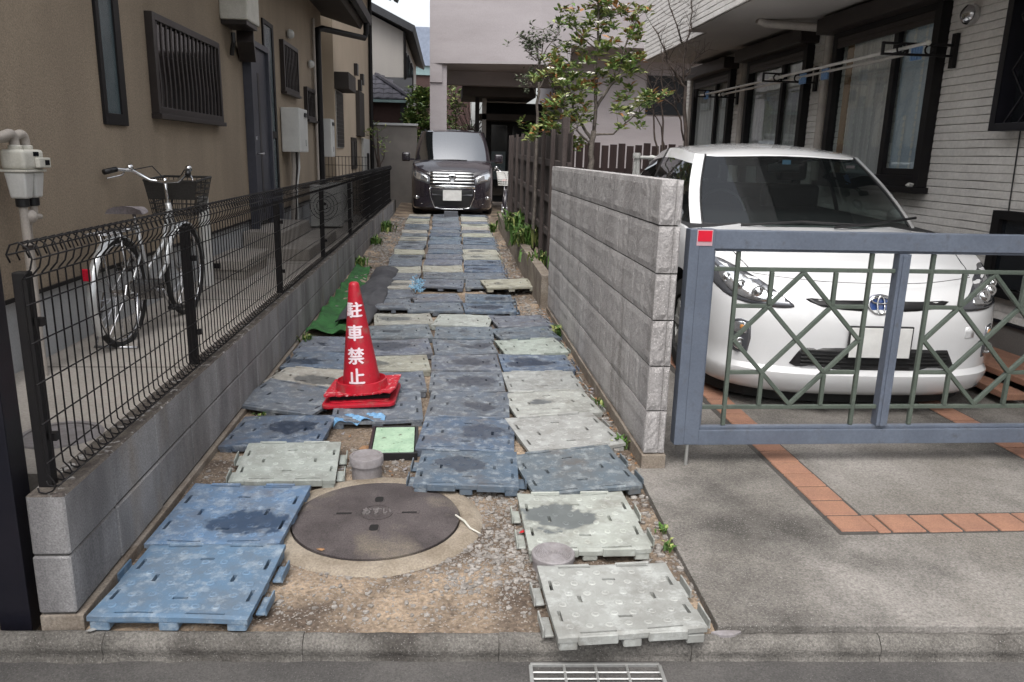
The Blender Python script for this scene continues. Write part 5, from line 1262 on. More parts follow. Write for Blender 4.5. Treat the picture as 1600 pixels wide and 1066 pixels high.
# bare tree
t = thing('bare_tree', 'leafless multi-stemmed tree in front of the sided house at the end of the parking space', 'tree', (2.7, 9.3, 0))
tr = G()
BL = [[(2.87,9.3,0),(2.85,9.3,1.56),(2.79,9.3,2.28),(2.67,9.3,2.4),(2.59,9.25,2.49),(2.48,9.2,2.68),(2.33,9.2,2.91)], [(2.79,9.3,2.28),(2.73,9.25,2.6),(2.75,9.2,2.82),(2.76,9.15,3.08),(2.7,9.1,3.35)], [(2.68,9.2,2.75),(2.53,9.1,3.02),(2.4,9.1,3.32)],
 [(2.62,9.35,0),(2.58,9.35,1.56),(2.54,9.35,2.03),(2.49,9.3,2.35),(2.5,9.3,2.66)], [(2.82,9.3,1.67),(2.7,9.25,2.0),(2.52,9.2,2.13),(2.38,9.2,2.24)], [(2.55,9.3,0),(2.51,9.3,1.56),(2.44,9.3,1.88),(2.38,9.3,2.27),(2.29,9.25,2.43)], [(2.73,9.3,2.1),(2.59,9.2,2.42),(2.54,9.2,2.57)], [(2.78,9.3,2.39),(2.86,9.25,2.57),(2.95,9.2,2.66)], [(2.66,9.4,0),(2.62,9.4,1.59),(2.5,9.4,1.92),(2.35,9.35,2.06)]]
BR = [(.028,.005),(.014,.004),(.01,.003),(.016,.004),(.012,.004),(.015,.004),(.008,.003),(.01,.004),(.012,.004)]
for l, (a, b) in zip(BL, BR):
    p = branch(tr, l, a, b, rd, 6, .012)
    for q in p:
        if q.z > 1.9:
            for _ in range(2):
                e = q+Vector((rd.gauss(0,.13), rd.gauss(0,.1), rd.uniform(.02,.22))); m = q.lerp(e,.5)+Vector((rd.gauss(0,.02), 0, rd.gauss(0,.02))); tr.tube([q, m, e], [.004,.003,.0015], 4)
                e2 = m+Vector((rd.gauss(0,.07), rd.gauss(0,.05), rd.uniform(0,.1))); tr.tube([m, e2], [.002,.001], 4)
obj('trunk', tr, 'barkdark', t, smooth='all')
# garden trees in the background
def cloud(name, label, base, blobs, mats, n, l, w, trunk=True, cat='tree', bark='barkdark', group=None):
    t = thing(name, label, cat, base, group); fol = G(); tr = G(); rd2 = random.Random(len(label)*13+n)
    top = max(b[0][2] for b in blobs)
    if trunk: branch(tr, [base, (base[0]+.05, base[1], base[2]+(top-base[2])*.5), (base[0], base[1], top)], .05, .012, rd2)
    for c, r in blobs:
        if trunk: branch(tr, [(base[0], base[1], base[2]+(c[2]-base[2])*.55), c], .02, .006, rd2, 5, .02)
        for _ in range(n):
            d = Vector((rd2.gauss(0,1), rd2.gauss(0,1), rd2.gauss(0,1))).normalized()*(rd2.random()**.45)
            p = Vector(c)+Vector((d.x*r[0], d.y*r[1], d.z*r[2]))
            p += Vector(noise.noise_vector(p*2.3))*.15
            tuft(fol, p, rd2, 3, l, w, mats)
    if trunk: obj('trunk', tr, bark, t, smooth='all')
    stuff(obj('foliage', fol, ['leafdk','leaf','leaf2'] if len(mats) == 3 else ['leafgrey'], t))
cloud('garden_tree', 'dark green leafy tree between the pale house and the pillar of the pink-grey building', (-.75, 21.8, 0), [((-.78,21.8,2.75),(.38,.35,.4)), ((-.55,21.8,2.2),(.3,.3,.4)), ((-.72,21.7,1.6),(.35,.3,.45)), ((-1.0,21.9,2.3),(.22,.25,.3)), ((-.6,21.9,3.0),(.18,.2,.2))], [.3,.5,.2], 190, .14, .04)
cloud('garden_tree', 'yellow-green tree seen under the carport right of the pillar', (.25, 26.5, 0), [((.22,26.5,3.0),(.38,.4,.7)), ((.15,26.5,1.9),(.45,.4,.7))], [.3,.4,.3], 130, .15, .036)
cloud('garden_shrub', 'thin yellow-brown shrub in front of the grey wall by the cream house', (-1.62, 18.6, .2), [((-1.62,18.6,1.85),(.22,.2,.3)), ((-1.45,18.6,1.5),(.3,.2,.25)), ((-1.75,18.6,2.0),(.2,.2,.15))], [.2,.3,.5], 14, .10, .02, cat='shrub')
rd = random.Random(4)
t = thing('bare_garden_tree', 'bare brown tree seen under the carport above the van roof', 'tree', (.75, 26, 0)); tr = G()
for i in range(26):
    a = (.75+rd.gauss(0,.03), 26, 1.6+rd.random()*.6); e = (.75+rd.gauss(0,.5), 26+rd.gauss(0,.3), 2.2+rd.random()*1.2); p = branch(tr, [a, e], .016, .004, rd, 5, .05)
    for q in p: tr.tube([q, q+Vector((rd.gauss(0,.2), 0, rd.uniform(0,.25)))], [.006,.003], 4)
branch(tr, [(.75,26,0),(.77,26,1.0),(.75,26,2.0)], .04, .02, rd); obj('trunk', tr, 'barkdark', t)
cloud('hedge', 'dull brown-green hedge at the back beyond the carport', (.5, 29, 0), [((.1,29,1.6),(.8,.4,1.3)), ((1.0,29,1.4),(.8,.4,1.2))], [.6,.35,.05], 150, .16, .04, trunk=False, cat='hedge')
# ================================================================ VEHICLES
def interp(tab, v):
    if v <= tab[0][0]: return tab[0][1]
    for (a, p), (b, q) in zip(tab, tab[1:]):
        if v <= b: 
            t = (v-a)/(b-a); t = t*t*(3-2*t)*.5+t*.5; return p+(q-p)*t
    return tab[-1][1]
def resample(pts, n):
    # smooth (Catmull-Rom) then even spacing
    P = [Vector(p) for p in pts]; D = []
    for i in range(len(P)-1):
        a, b, c, d = P[max(i-1,0)], P[i], P[i+1], P[min(i+2,len(P)-1)]
        for k in range(12):
            t = k/12; D.append(.5*((2*b)+(c-a)*t+(2*a-5*b+4*c-d)*t*t+(3*b-a-3*c+d)*t**3))
    D.append(P[-1]); L = [0]
    for a, b in zip(D, D[1:]): L.append(L[-1]+(b-a).length)
    out = []; j = 0
    for i in range(n):
        s = L[-1]*i/(n-1)
        while j < len(L)-2 and L[j+1] < s: j += 1
        out.append(D[j].lerp(D[j+1], (s-L[j])/max(1e-9, L[j+1]-L[j])))
    return out
def build_body(sp):
    H = resample(sp['outline'], sp.get('n', 64)); n = len(H)
    ztop = lambda y: interp(sp['ztop'], y)
    z0 = sp['ztop'][0][1]; lv = sp['levels']
    full = [(p.x, p.y) for p in H]+[(-p.x, p.y) for p in H[-2:0:-1]]
    # cut wheel arches later; body = stacked waterlines
    g = G(); vs = []; m = len(full)
    for zk, ins, nose, tail in lv:
        f = max(0, min(1, (zk-.28)/(z0-.28)))
        for x, y in full:
            yy = y+nose*math.exp(-(y/.5)**2)-tail*math.exp(-((sp['len']-y)/.3)**2)
            xx = x*(1-ins/sp['hw']); z = zk+(ztop(y)-z0)*f
            vs.append((xx, yy, z))
    fs = []
    for k in range(len(lv)-1):
        for i in range(m): a = k*m+i; b = k*m+(i+1) % m; fs.append((a, a+m, b+m, b)[::-1] if False else (a, b, b+m, a+m))
    g.add(vs, fs)
    # underside
    g.add([], []); g.f.append(tuple(range(m))[::-1]); g.mi.append(1)
    # bonnet and deck
    top = (len(lv)-1)*m; M_ = 10; rows = []
    for i in range(n):
        R = g.v[top+i]; Lf = g.v[top+(m-i) % m]
        if abs(R[0]) < 1e-6: rows.append([top+i]); continue
        r = [top+(m-i) % m]
        for k in range(1, M_):
            t = k/M_*2-1; x = abs(R[0])*t
            cr = sp['crown']*(1-t*t)*min(1, (abs(R[0])/.7))**2*(1 if R[1] < sp['len']*.8 else .3)+sp.get('crease', 0)*max(0, 1-abs(abs(t)-.62)/.14)*min(1, R[1]/.5)
            g.v.append((x, R[1], R[2]+cr)); r.append(len(g.v)-1)
        r.append(top+i); rows.append(r)
    for r0, r1 in zip(rows, rows[1:]):
        y = g.v[r1[len(r1)//2]][1]; mat = 0 if y < sp['cowl'] else 1
        if len(r0) == 1 and len(r1) == 1: continue
        if len(r0) == 1:
            for k in range(M_): g.f.append((r0[0], r1[k+1], r1[k])); g.mi.append(mat)
        elif len(r1) == 1:
            for k in range(M_): g.f.append((r0[k], r0[k+1], r1[0])); g.mi.append(mat)
        else:
            for k in range(M_): g.f.append((r0[k], r0[k+1], r1[k+1], r1[k])); g.mi.append(mat)
    return g
def bool_cut(name, g, mats, cutters):
    me = mesh(name, g, mats)
    bm = bmesh.new(); bm.from_mesh(me); bmesh.ops.remove_doubles(bm, verts=bm.verts, dist=1e-5); bmesh.ops.recalc_face_normals(bm, faces=bm.faces); bm.to_mesh(me); bm.free()
    o = bpy.data.objects.new(name, me); COL.objects.link(o); cs = []
    for c in cutters:
        co = bpy.data.objects.new('cutter', mesh('cutter', c, mats[-1])); COL.objects.link(co); cs.append(co)
        md = o.modifiers.new('cut', 'BOOLEAN'); md.operation = 'DIFFERENCE'; md.object = co; md.solver = 'EXACT'
    dg = bpy.context.evaluated_depsgraph_get(); dg.update()
    m2 = bpy.data.meshes.new_from_object(o.evaluated_get(dg))
    bpy.data.objects.remove(o)
    for c in cs: bpy.data.objects.remove(c)
    bm = bmesh.new(); bm.from_mesh(m2)
    bm.to_mesh(m2); bm.free()
    m2.polygons.foreach_set('use_smooth', [True]*len(m2.polygons)); m2.set_sharp_from_angle(angle=math.radians(32)); m2.name = name
    return m2
def bvh_of(me):
    return BVHTree.FromPolygons([v.co for v in me.vertices], [tuple(p.vertices) for p in me.polygons])
def smooth_poly(poly, n=6):
    P = [Vector(p) for p in poly]; out = []; k = len(P)
    for i in range(k):
        a, b, c, d = P[i-1], P[i], P[(i+1) % k], P[(i+2) % k]
        for j in range(n):
            t = j/n; out.append(.5*((2*b)+(c-a)*t+(2*a-5*b+4*c-d)*t*t+(3*b-a-3*c+d)*t**3))
    return [(p.x, p.y) for p in out]
def decal(bvh, poly, off=.003, step=.03, th=.006, mirror=False):
    if mirror: poly = [(-x, z) for x, z in poly][::-1]
    xs = [p[0] for p in poly]; zs_ = [p[1] for p in poly]; pts = [Vector(p) for p in poly]; nb = len(pts)
    def inside(x, z):
        c = False; j = nb-1
        for i in range(nb):
            a, b = poly[i], poly[j]
            if (a[1] > z) != (b[1] > z) and x < (b[0]-a[0])*(z-a[1])/(b[1]-a[1])+a[0]: c = not c
            j = i
        return c
    x = min(xs)
    while x < max(xs):
        z = min(zs_)
        while z < max(zs_):
            if inside(x, z): pts.append(Vector((x+.001, z+.0013)))
            z += step
        x += step
    r = delaunay_2d_cdt(pts, [(i, (i+1) % nb) for i in range(nb)], [list(range(nb))], 1, 1e-6)
    vs = []; last = 0
    for v in r[0]:
        h = bvh.ray_cast(Vector((v.x, -3, v.y)), Vector((0, 1, 0)))
        if h[0] is not None: last = h[0].y; nn = h[1]; 
        else:
            q = bvh.find_nearest(Vector((v.x, last, v.y))); last = q[0].y
        vs.append((v.x, last-off, v.y))
    F = [tuple(f) for f in r[2]]
    # orient outward (-y)
    G_ = G(); k = len(vs); fs = []
    for f in F:
        a, b, c = (Vector(vs[i]) for i in f[:3]); n_ = (b-a).cross(c-a); fs.append(f if n_.y < 0 else f[::-1])
    bt = [(x, y+th, z) for x, y, z in vs]
    from collections import Counter
    ec = Counter(tuple(sorted((f[i], f[(i+1) % len(f)]))) for f in fs for i in range(len(f)))
    side = [(f[(i+1) % len(f)], f[i], f[i]+k, f[(i+1) % len(f)]+k) for f in fs for i in range(len(f)) if ec[tuple(sorted((f[i], f[(i+1) % len(f)])))] == 1]
    G_.add(vs+bt, fs+side); return G_
def greenhouse(sp, nl=8):
    B, T = sp['gbase'], sp['gtop']; prof = sp['roof']; rw = sp['roofw']; dr = sp['roofdrop']
    zr = lambda x, y: interp(prof, y)-dr*(x/rw)**2
    zb = lambda y: interp(sp['gz'], y)
    n = len(B); grid = []
    full = list(range(n))+[-i for i in range(n-2, 0, -1)]
    def pt(i, t):
        s = 1 if i >= 0 else -1; i = abs(i); b, u = B[i], T[i]
        z0, z1 = zb(b[1])-.012, zr(u[0], u[1]); bl = sp['bulge']*math.sin(math.pi*t)
        x = b[0]+(u[0]-b[0])*t; y = b[1]+(u[1]-b[1])*t; z = z0+(z1-z0)*t
        k = abs(x)/sp['roofw']
        x += bl*min(1, k); 
        if i <= 5: y -= bl*.8*(1-min(1, k)*.5)
        if i == 0 and s < 0: pass
        return (s*x, y, z)
    return pt, full, zr, n
def car(name, label, sp, loc, yaw, scale):
    t = thing(name, label, 'car' if sp['kind'] == 'hatch' else 'van', loc, None, (0,0,math.radians(yaw))); t.scale = (scale,)*3
    P_ = sp['paint']
    g = build_body(sp)
    cut = []
    for yw in sp['wheels']:
        for s in (-1, 1):
            c = G(); r = sp['wr']+.055; pl = [(yw+r*math.cos(a), sp['wr']+.01+r*math.sin(a)) for a in [2*math.pi*i/40 for i in range(40)]]
            c.extr([(y, z) for y, z in pl], 'x', s*.58, s*1.1) if s > 0 else c.extr([(y, z) for y, z in pl], 'x', -1.1, -.58); cut.append(c)
    me = bool_cut('body', g, [P_, 'interior'], cut)
    link('body', me, t); bvh = bvh_of(me)
    for yw in sp['wheels']:
        for s in (-1, 1):
            w = G(); R = sp['wr']; W_ = .10
            pr = [(R*.64, -.095),(R*.80, -.10),(R*.95,-.09),(R,-.06),(R,.06),(R*.95,.09),(R*.80,.10),(R*.64,.095),(R*.64,-.095)]
            w.lathe(pr, 36); w.v = [(s*(sp['hw']-.115)+z, yw+x, R+y) for x, y, z in w.v]; wo_ = obj('wheel', w, 'rubber', t, smooth=True, world=False)
            q = G(); q.lathe([(R*.645,.07),(R*.60,.075),(R*.58,.05),(R*.2,.06),(R*.12,.075),(0,.075)], 36)
            for k in range(7):
                a = 2*math.pi*k/7; q.bar((R*.12*math.cos(a), R*.12*math.sin(a), .072), (R*.6*math.cos(a), R*.6*math.sin(a), .072), .04, .02)
            q.v = [(s*(sp['hw']-.115+z), yw+x, R+y) for x, y, z in q.v]; obj('rim', q, 'greysteel', wo_, smooth=True, world=False)
    # cabin
    pt, full, zr, n = greenhouse(sp); nl = 8
    def strip(idx, t0=0, t1=1, off=0.0, nn=nl, close=False):
        g = G(); cols = idx; vs = []
        for k in range(nn+1):
            tt = t0+(t1-t0)*k/nn
            for i in cols: 
                p = pt(i, tt); vs.append((p[0]*(1-off), p[1]+off*.0, p[2]))
        m = len(cols); fs = [(k*m+i, k*m+i+1, (k+1)*m+i+1, (k+1)*m+i) for k in range(nn) for i in range(m-1)]
        g.add(vs, fs); return g
    wsI = list(range(-4, 5))
    obj('windshield', strip(wsI, .0, .985), sp['glass'], t, smooth='all', world=False)
    fr = G(); gl = []
    solid = sp['solid']     # column spans that are painted, as (a, b)
    for s in (1, -1):
        for a, b, mt in solid:
            q = strip([s*i for i in range(a, b+1)][::s]); fr.m = 0 if mt == 'p' else 1; fr.add(q.v, q.f)
        for a, b in sp['windows']:
            q = strip([s*i for i in range(a, b+1)][::s], .04, sp['wtop'])
            obj('side_window', q, sp['glass'], t, smooth='all', world=False)
            q = strip([s*i for i in range(a, b+1)][::s], sp['wtop'], 1, nn=2); fr.m = 0; fr.add(q.v, q.f)
            q = strip([s*i for i in range(a, b+1)][::s], 0, .04, nn=1); fr.m = 1; fr.add(q.v, q.f)
    q = strip(wsI, .985, 1, nn=1); fr.m = 0; fr.add(q.v, q.f)
    M_ = 12; rows = []
    b0 = len(fr.v)
    fr.m = 0
    for i in range(n):
        x, y = sp['gtop'][i]
        rows.append([(x*(2*k/M_-1), y, zr(x*(2*k/M_-1), y)) for k in range(M_+1)])
    vs = [p for r in rows for p in r]; fs = [(i*(M_+1)+k, i*(M_+1)+k+1, (i+1)*(M_+1)+k+1, (i+1)*(M_+1)+k) for i in range(n-1) for k in range(M_)]
    fr.add(vs, fs); obj('roof', fr, [P_, 'blackpl'], t, smooth='all', world=False)
    lin = G(); lin.add([(x*.97, y, z-.03) for x, y, z in vs], [f[::-1] for f in fs]); obj('roof_lining', lin, 'seat', t, smooth='all', world=False)
    ri = list(range(n-3, n))+[-i for i in range(n-2, n-4, -1)]
    obj('rear_window', strip(ri, .05, .95), sp['glass'], t, smooth='all', world=False)
    # interior
    yc = sp['cowl']; zc = interp(sp['gz'], yc+.4)
    g = G(); g.extr([(yc+.10, zc-.02),(yc+.55, zc+.03),(yc+.75, zc-.0),(yc+.8, zc-.3),(yc+.1, zc-.3)], 'x', -.66, .66); obj('dashboard', g, 'interior', t, world=False, bevel=.02)
    for s in (-1, 1):
        st2 = G(); y = yc+1.35
        st2.box(s*.36-.23, s*.36+.23, y, y+.13, zc-.2, zc+.24); so = obj('seat', st2, 'seat', t, world=False, bevel=.05, seg=3, smooth=True)
        st2 = G(); st2.box(s*.36-.12, s*.36+.12, y+.03, y+.12, zc+.27, zc+.43); obj('headrest', st2, 'seat', so, world=False, bevel=.04, seg=3, smooth=True)
    st2 = G(); y = yc+2.2; st2.box(-.6, .6, y, y+.14, zc-.2, zc+.22); obj('rear_seat', st2, 'seat', t, world=False, bevel=.05, seg=3, smooth=True)
    g = G(); cx = -.36; c = Vector((cx, yc+.85, zc+.03)); g.tube([c+Vector((.18*math.cos(a), .06*math.sin(a), .165*math.sin(a))) for a in [2*math.pi*i/28 for i in range(29)]], .014, 6); g.bar(c+Vector((-.17,0,0)), c+Vector((.17,0,0)), .05, .03); obj('steering_wheel', g, 'blackpl', t, world=False)
    g = G(); g.box(-.12, .12, sp['gtop'][0][1]-.02, sp['gtop'][0][1]+.01, interp(sp['roof'], sp['gtop'][0][1])-.12, interp(sp['roof'], sp['gtop'][0][1])-.06); obj('inside_mirror', g, 'blackpl', t, world=False, bevel=.015)
    return t, bvh, pt
# ---------------------------------------------------------------- white hatchback
WH = dict(kind='hatch', paint='carwhite', glass='carglass', len=4.46, hw=.8725, wr=.305, wheels=(.93, 3.63), crown=.035, crease=.017, cowl=1.02, n=72,
 outline=[(0,0),(.2,.006),(.38,.022),(.54,.065),(.67,.135),(.765,.24),(.825,.40),(.86,.66),(.8725,1.1),(.8725,2.2),(.8725,3.3),(.855,3.85),(.79,4.22),(.62,4.40),(.3,4.45),(0,4.46)],
 ztop=[(0,.685),(.10,.71),(.3,.77),(.55,.835),(.85,.89),(1.1,.92),(1.5,.935),(2.6,.955),(3.6,1.0),(4.46,.98)],
 levels=[(.085,.10,.13,.1),(.11,.035,.045,.05),(.145,.015,.004,.02),(.205,.006,-.022,0),(.235,.006,-.024,0),(.262,.010,.006,0),(.33,.002,.010,0),(.42,-.004,.004,0),(.52,-.002,.008,0),(.58,.002,.022,.01),(.63,.010,.05,.02),(.665,.022,.085,.03),(.69,.04,.12,.05),(.695,.055,.14,.06)],
 gbase=[(0,.90),(.2,.905),(.4,.935),(.585,1.0),(.70,1.09),(.765,1.16),(.785,1.28),(.80,1.6),(.805,2.1),(.805,2.45),(.803,2.53),(.80,3.1),(.785,3.5),(.75,3.85),(.60,4.1),(.3,4.22),(0,4.24)],
 gtop=[(0,1.66),(.17,1.663),(.34,1.68),(.475,1.715),(.545,1.76),(.605,1.83),(.615,1.93),(.62,2.05),(.62,2.3),(.62,2.6),(.62,2.68),(.60,3.0),(.58,3.2),(.55,3.4),(.44,3.6),(.2,3.68),(0,3.7)],
 gz=[(0,.905),(1.0,.92),(1.4,.935),(2.6,.955),(3.6,1.02),(4.3,1.0)], roof=[(1.6,1.385),(1.85,1.445),(2.2,1.485),(2.6,1.49),(3.1,1.455),(3.7,1.34)], roofw=.62, roofdrop=.05, bulge=.03,
 solid=[(4,5,'p'),(9,10,'k'),(12,14,'p')], windows=[(5,9),(10,12)], wtop=.85)
c, bv, pt = car('white_car', 'white hatchback car parked nose-out behind the driveway gate', WH, (2.45, 4.06, .02), -3.4, 1.06)
def dpart(name, poly, mat, off=.003, mir=False, step=.03, parent=None, th=.008, sm='all'):
    return obj(name, decal(bv, poly, off, step, th, mir), mat, parent or c, smooth=sm, world=False)
hl = smooth_poly([(.455,.592),(.50,.640),(.60,.715),(.70,.772),(.785,.805),(.828,.765),(.818,.68),(.745,.612),(.60,.585)], 5)
for mir in (False, True):
    k = -1 if mir else 1
    o = dpart('headlight', hl, 'lampdark', .004, mir, .025)
    inn = smooth_poly([(.545,.625),(.60,.685),(.70,.742),(.775,.768),(.785,.705),(.73,.636),(.63,.610)], 5)
    dpart('reflector', inn, 'lampglass', .009, mir, .02, o)
    for (x, z, r) in ((.625,.655,.040),(.705,.680,.034),(.762,.712,.026)):
        g = G(); h = bv.ray_cast(Vector((k*x, -3, z)), Vector((0,1,0)))
        y = (h[0].y if h[0] else .3)-.016; 
        g.lathe([(r,0),(r*.92,-.006),(r*.75,.004),(r*.55,-.010),(r*.3,-.016),(0,-.018)], 18); g.v = [(k*x+a, y+cz+.004, z+b) for a, b, cz in g.v]; obj('lens', g, 'chrome', o, smooth='all', world=False)
    gp = smooth_poly([(.085,.585),(.085,.642),(.22,.640),(.36,.643),(.395,.638),(.32,.603),(.2,.587)], 3) if False else [(.075,.582),(.075,.636),(.22,.634),(.36,.640),(.392,.636),(.37,.622),(.31,.600),(.2,.588)]
    o2 = dpart('upper_grille', gp, 'blackpl', .003, mir, .03)
    fl = [(x-.085, z-.01) for x, z in ((.745,.325),(.735,.41),(.74,.50),(.785,.515),(.825,.50),(.832,.42),(.82,.335),(.79,.32))]
    o3 = dpart('fog_light', fl, 'lampdark', .003, mir, .02)
    dpart('indicator_lamp', [(.672,.425),(.672,.483),(.70,.49),(.732,.478),(.733,.425)], 'lampglass', .007, mir, .02, o3)
    dpart('indicator_bulb', smooth_poly([(.682,.445),(.682,.468),(.702,.47),(.702,.445)], 3), 'orangelens', .011, mir, .01, o3)
    g = G(); h = bv.ray_cast(Vector((k*.70, -3, .365)), Vector((0,1,0))); y = h[0].y-.012 if h[0] else .3; g.lathe([(.034,0),(.030,-.01),(.024,.0),(.012,-.004),(0,-.005)], 18); g.v = [(k*.70+a, y+cz, .365+b) for a, b, cz in g.v]; obj('fog_lens', g, 'chrome', o3, smooth='all', world=False)
lg = [(-.42,.27),(-.455,.285),(-.40,.375),(-.2,.382),(.2,.382),(.40,.375),(.455,.285),(.42,.27),(.2,.262),(-.2,.262)]
o2 = dpart('lower_grille', lg, 'blackpl', .003, False, .04)
for z in (.285,.305,.325,.345,.363): dpart('grille_slat', [(-.40,z-.005),(.40,z-.005),(.40,z+.004),(-.40,z+.004)], 'rubber', .012, False, .06, o2)
dpart('tow_cover', [(.50,.44),(.50,.50),(.56,.50),(.56,.44)], 'carwhite', .0035, False, .03); 
# shut line of the bonnet
sl = []
for i in range(41):
    x = -.62+1.24*i/40; z = .712+.028*(abs(x)/.62)**2.2
    h = bv.ray_cast(Vector((x, -3, z)), Vector((0,1,0))); 
    if h[0]: sl.append((x, h[0].y-.0005, z))
g = G(); g.tube(sl, .0022, 5); obj('bonnet_seam', g, 'interior', c, world=False)
for s in (-1, 1):
    sl = []
    for i in range(20):
        y = .30+.70*i/19; x = s*(.62+.12*(i/19)**.8); h = bv.ray_cast(Vector((x, y, 3)), Vector((0,0,-1)))
        if h[0]: sl.append((x, y, h[0].z+.0003))
    g = G(); g.tube(sl, .0026, 5); obj('bonnet_seam', g, 'interior', c, world=False)
g = G(); H_ = [p for p in resample(WH['outline'], 60)]; fl_ = [(p.x*.93, p.y+.16*math.exp(-(p.y/.6)**2)-.12*math.exp(-((4.46-p.y)/.5)**2)) for p in H_]; ring_ = fl_+[(-x, y) for x, y in fl_[-2:0:-1]]; m_ = len(ring_)
fr1 = [(x, y) for x, y in ring_ if y < .56 and x >= 0]; fr1 = sorted([(-x, y) for x, y in fr1 if x > 1e-4])+sorted(fr1)
g = G(); n1 = len(fr1); g.add([(x, y, .03) for x, y in fr1]+[(x, y, .10) for x, y in fr1]+[(x, y+.02, .03) for x, y in fr1]+[(x, y+.02, .10) for x, y in fr1], [(i, i+1, n1+i+1, n1+i) for i in range(n1-1)]+[(2*n1+i+1, 2*n1+i, 3*n1+i, 3*n1+i+1) for i in range(n1-1)])
obj('underbody_shade', g, 'rubber', c, world=False)  # black strip added to stand in for the shadow below the bumper
# emblem: oval with three interlocking ellipses
def fronty(x, z):
    h = bv.ray_cast(Vector((x, -3, z)), Vector((0,1,0))); return h[0].y if h[0] else 0
ez = .618; ey = fronty(0, ez)-.004; tl = math.radians(14)
def ell(g, rx, rz, cx, cz, r, a0=0, a1=2*math.pi, n=36, lift=0):
    pts = []
    for i in range(n+1):
        a = a0+(a1-a0)*i/n; x = cx+rx*math.cos(a); z = cz+rz*math.sin(a); pts.append((x, ey-.008-lift+z*math.tan(tl), ez+z))
    g.tube(pts, r, 6)
g = G(); vs = [(.072*math.cos(a), ey-.004+.056*math.sin(a)*math.tan(tl), ez+.056*math.sin(a)) for a in [2*math.pi*i/36 for i in range(36)]]
g.add(vs, [tuple(range(36))]); g.add([(x*.9, y+.03, ez+(z-ez)*.9) for x, y, z in vs]+vs, [(i, 36+i, 36+(i+1) % 36, (i+1) % 36) for i in range(36)]); o = obj('emblem', g, 'badgeblue', c, world=False)
g = G(); ell(g, .066, .050, 0, 0, .0062); ell(g, .050, .017, 0, .024, .0052, lift=.002); ell(g, .020, .046, 0, -.001, .0052, lift=.003); obj('emblem_rings', g, 'chrome', o, smooth='all', world=False)
# plate
py = fronty(0, .42)-.022
pl_ = obj('number_plate', G().box(-.165, .165, py-.006, py, .338, .503), 'plate', c, bevel=.004, world=False); g = G(); g.box(-.172, .172, py-.004, py+.012, .334, .511); obj('plate_holder', g, 'blackpl', pl_, bevel=.004, world=False)
# wipers, screen details, mirrors
for pts in ([(-.50,.98,.94),(-.1,1.02,.965),(.26,.985,.955)], [(.08,.93,.94),(.42,1.02,.97),(.70,1.13,1.0)]):
    g = G(); g.tube([Vector(p)+Vector((0,-.045,.012)) for p in pts], .009, 6); obj('wiper', g, 'blackpl', c, world=False)
g = G(); vs = []
for i in range(-4, 4): pass
q1 = [pt(i, .0) for i in range(-4, 5)]; q2 = [pt(i, .075) for i in range(-4, 5)]
g.add([(x, y-.004, z) for x, y, z in q1]+[(x, y-.004, z+.003) for x, y, z in q2], [(i, i+1, i+10, i+9) for i in range(8)]); obj('windshield_band', g, 'blackpl', c, smooth='all', world=False)
for i in (3, -4):
    a, b = (pt(4, 0), pt(4, 1)) if i > 0 else (pt(-4, 0), pt(-4, 1)); s = 1 if i > 0 else -1
    g = G(); g.tube([(pt(s*4, k/8)[0], pt(s*4, k/8)[1]-.003, pt(s*4, k/8)[2]+.002) for k in range(9)], .007, 6); obj('screen_trim', g, 'blackpl', c, smooth='all', world=False)
    g = G(); g.ball((s*.845, 1.62, .98), (.04,.11,.07), 2, 14, 9); obj('side_mirror', g, 'carwhite', c, smooth='all', world=False)
p = pt(0, .93); g = G(); g.box(p[0]-.03, p[0]+.03, p[1]+.006, p[1]+.009, p[2]-.03, p[2]+.0); obj('inspection_sticker', g, 'bluesheet', c, world=False)
p = pt(3, .90); g = G(); g.box(p[0]-.04, p[0]+.02, p[1]+.012, p[1]+.015, p[2]-.02, p[2]+.0); obj('inspection_sticker', g, 'pinkref', c, world=False)
# ---------------------------------------------------------------- dark minivan
VN = dict(kind='van', paint='vanpaint', glass='vanglass', len=4.6, hw=.8475, wr=.31, wheels=(.86, 3.72), crown=.05, crease=.008, cowl=.72, n=64,
 outline=[(0,0),(.22,.004),(.42,.02),(.58,.06),(.69,.12),(.77,.22),(.82,.40),(.842,.7),(.8475,1.2),(.8475,2.4),(.8475,3.5),(.845,4.2),(.80,4.5),(.55,4.58),(.25,4.6),(0,4.6)],
 ztop=[(0,.90),(.12,.94),(.3,.99),(.55,1.05),(.8,1.09),(1.2,1.10),(4.6,1.12)],
 levels=[(.10,.16,.15,.1),(.14,.05,.05,.04),(.18,.02,.01,.01),(.28,.01,.0,0),(.42,.0,-.005,0),(.56,0,.0,0),(.70,.003,.015,0),(.80,.012,.04,.01),(.86,.025,.07,.02),(.89,.045,.10,.03),(.90,.06,.12,.04)],
 gbase=[(0,.60),(.2,.605),(.4,.63),(.58,.69),(.70,.78),(.765,.86),(.79,.98),(.805,1.4),(.81,1.75),(.81,1.85),(.81,2.6),(.81,3.4),(.80,4.0),(.78,4.3),(.70,4.5),(.35,4.56),(0,4.57)],
 gtop=[(0,1.28),(.19,1.283),(.36,1.30),(.50,1.335),(.585,1.39),(.63,1.46),(.65,1.56),(.67,1.7),(.68,1.9),(.68,2.0),(.69,2.6),(.69,3.4),(.68,3.9),(.66,4.1),(.56,4.28),(.28,4.36),(0,4.37)],
 gz=[(0,1.05),(.8,1.09),(1.2,1.10),(4.6,1.12)], roof=[(1.2,1.68),(1.5,1.735),(2.2,1.765),(3.4,1.76),(4.4,1.70)], roofw=.69, roofdrop=.045, bulge=.03,
 solid=[(4,6,'p'),(8,9,'k'),(12,14,'p')], windows=[(6,8),(9,12)], wtop=.92)
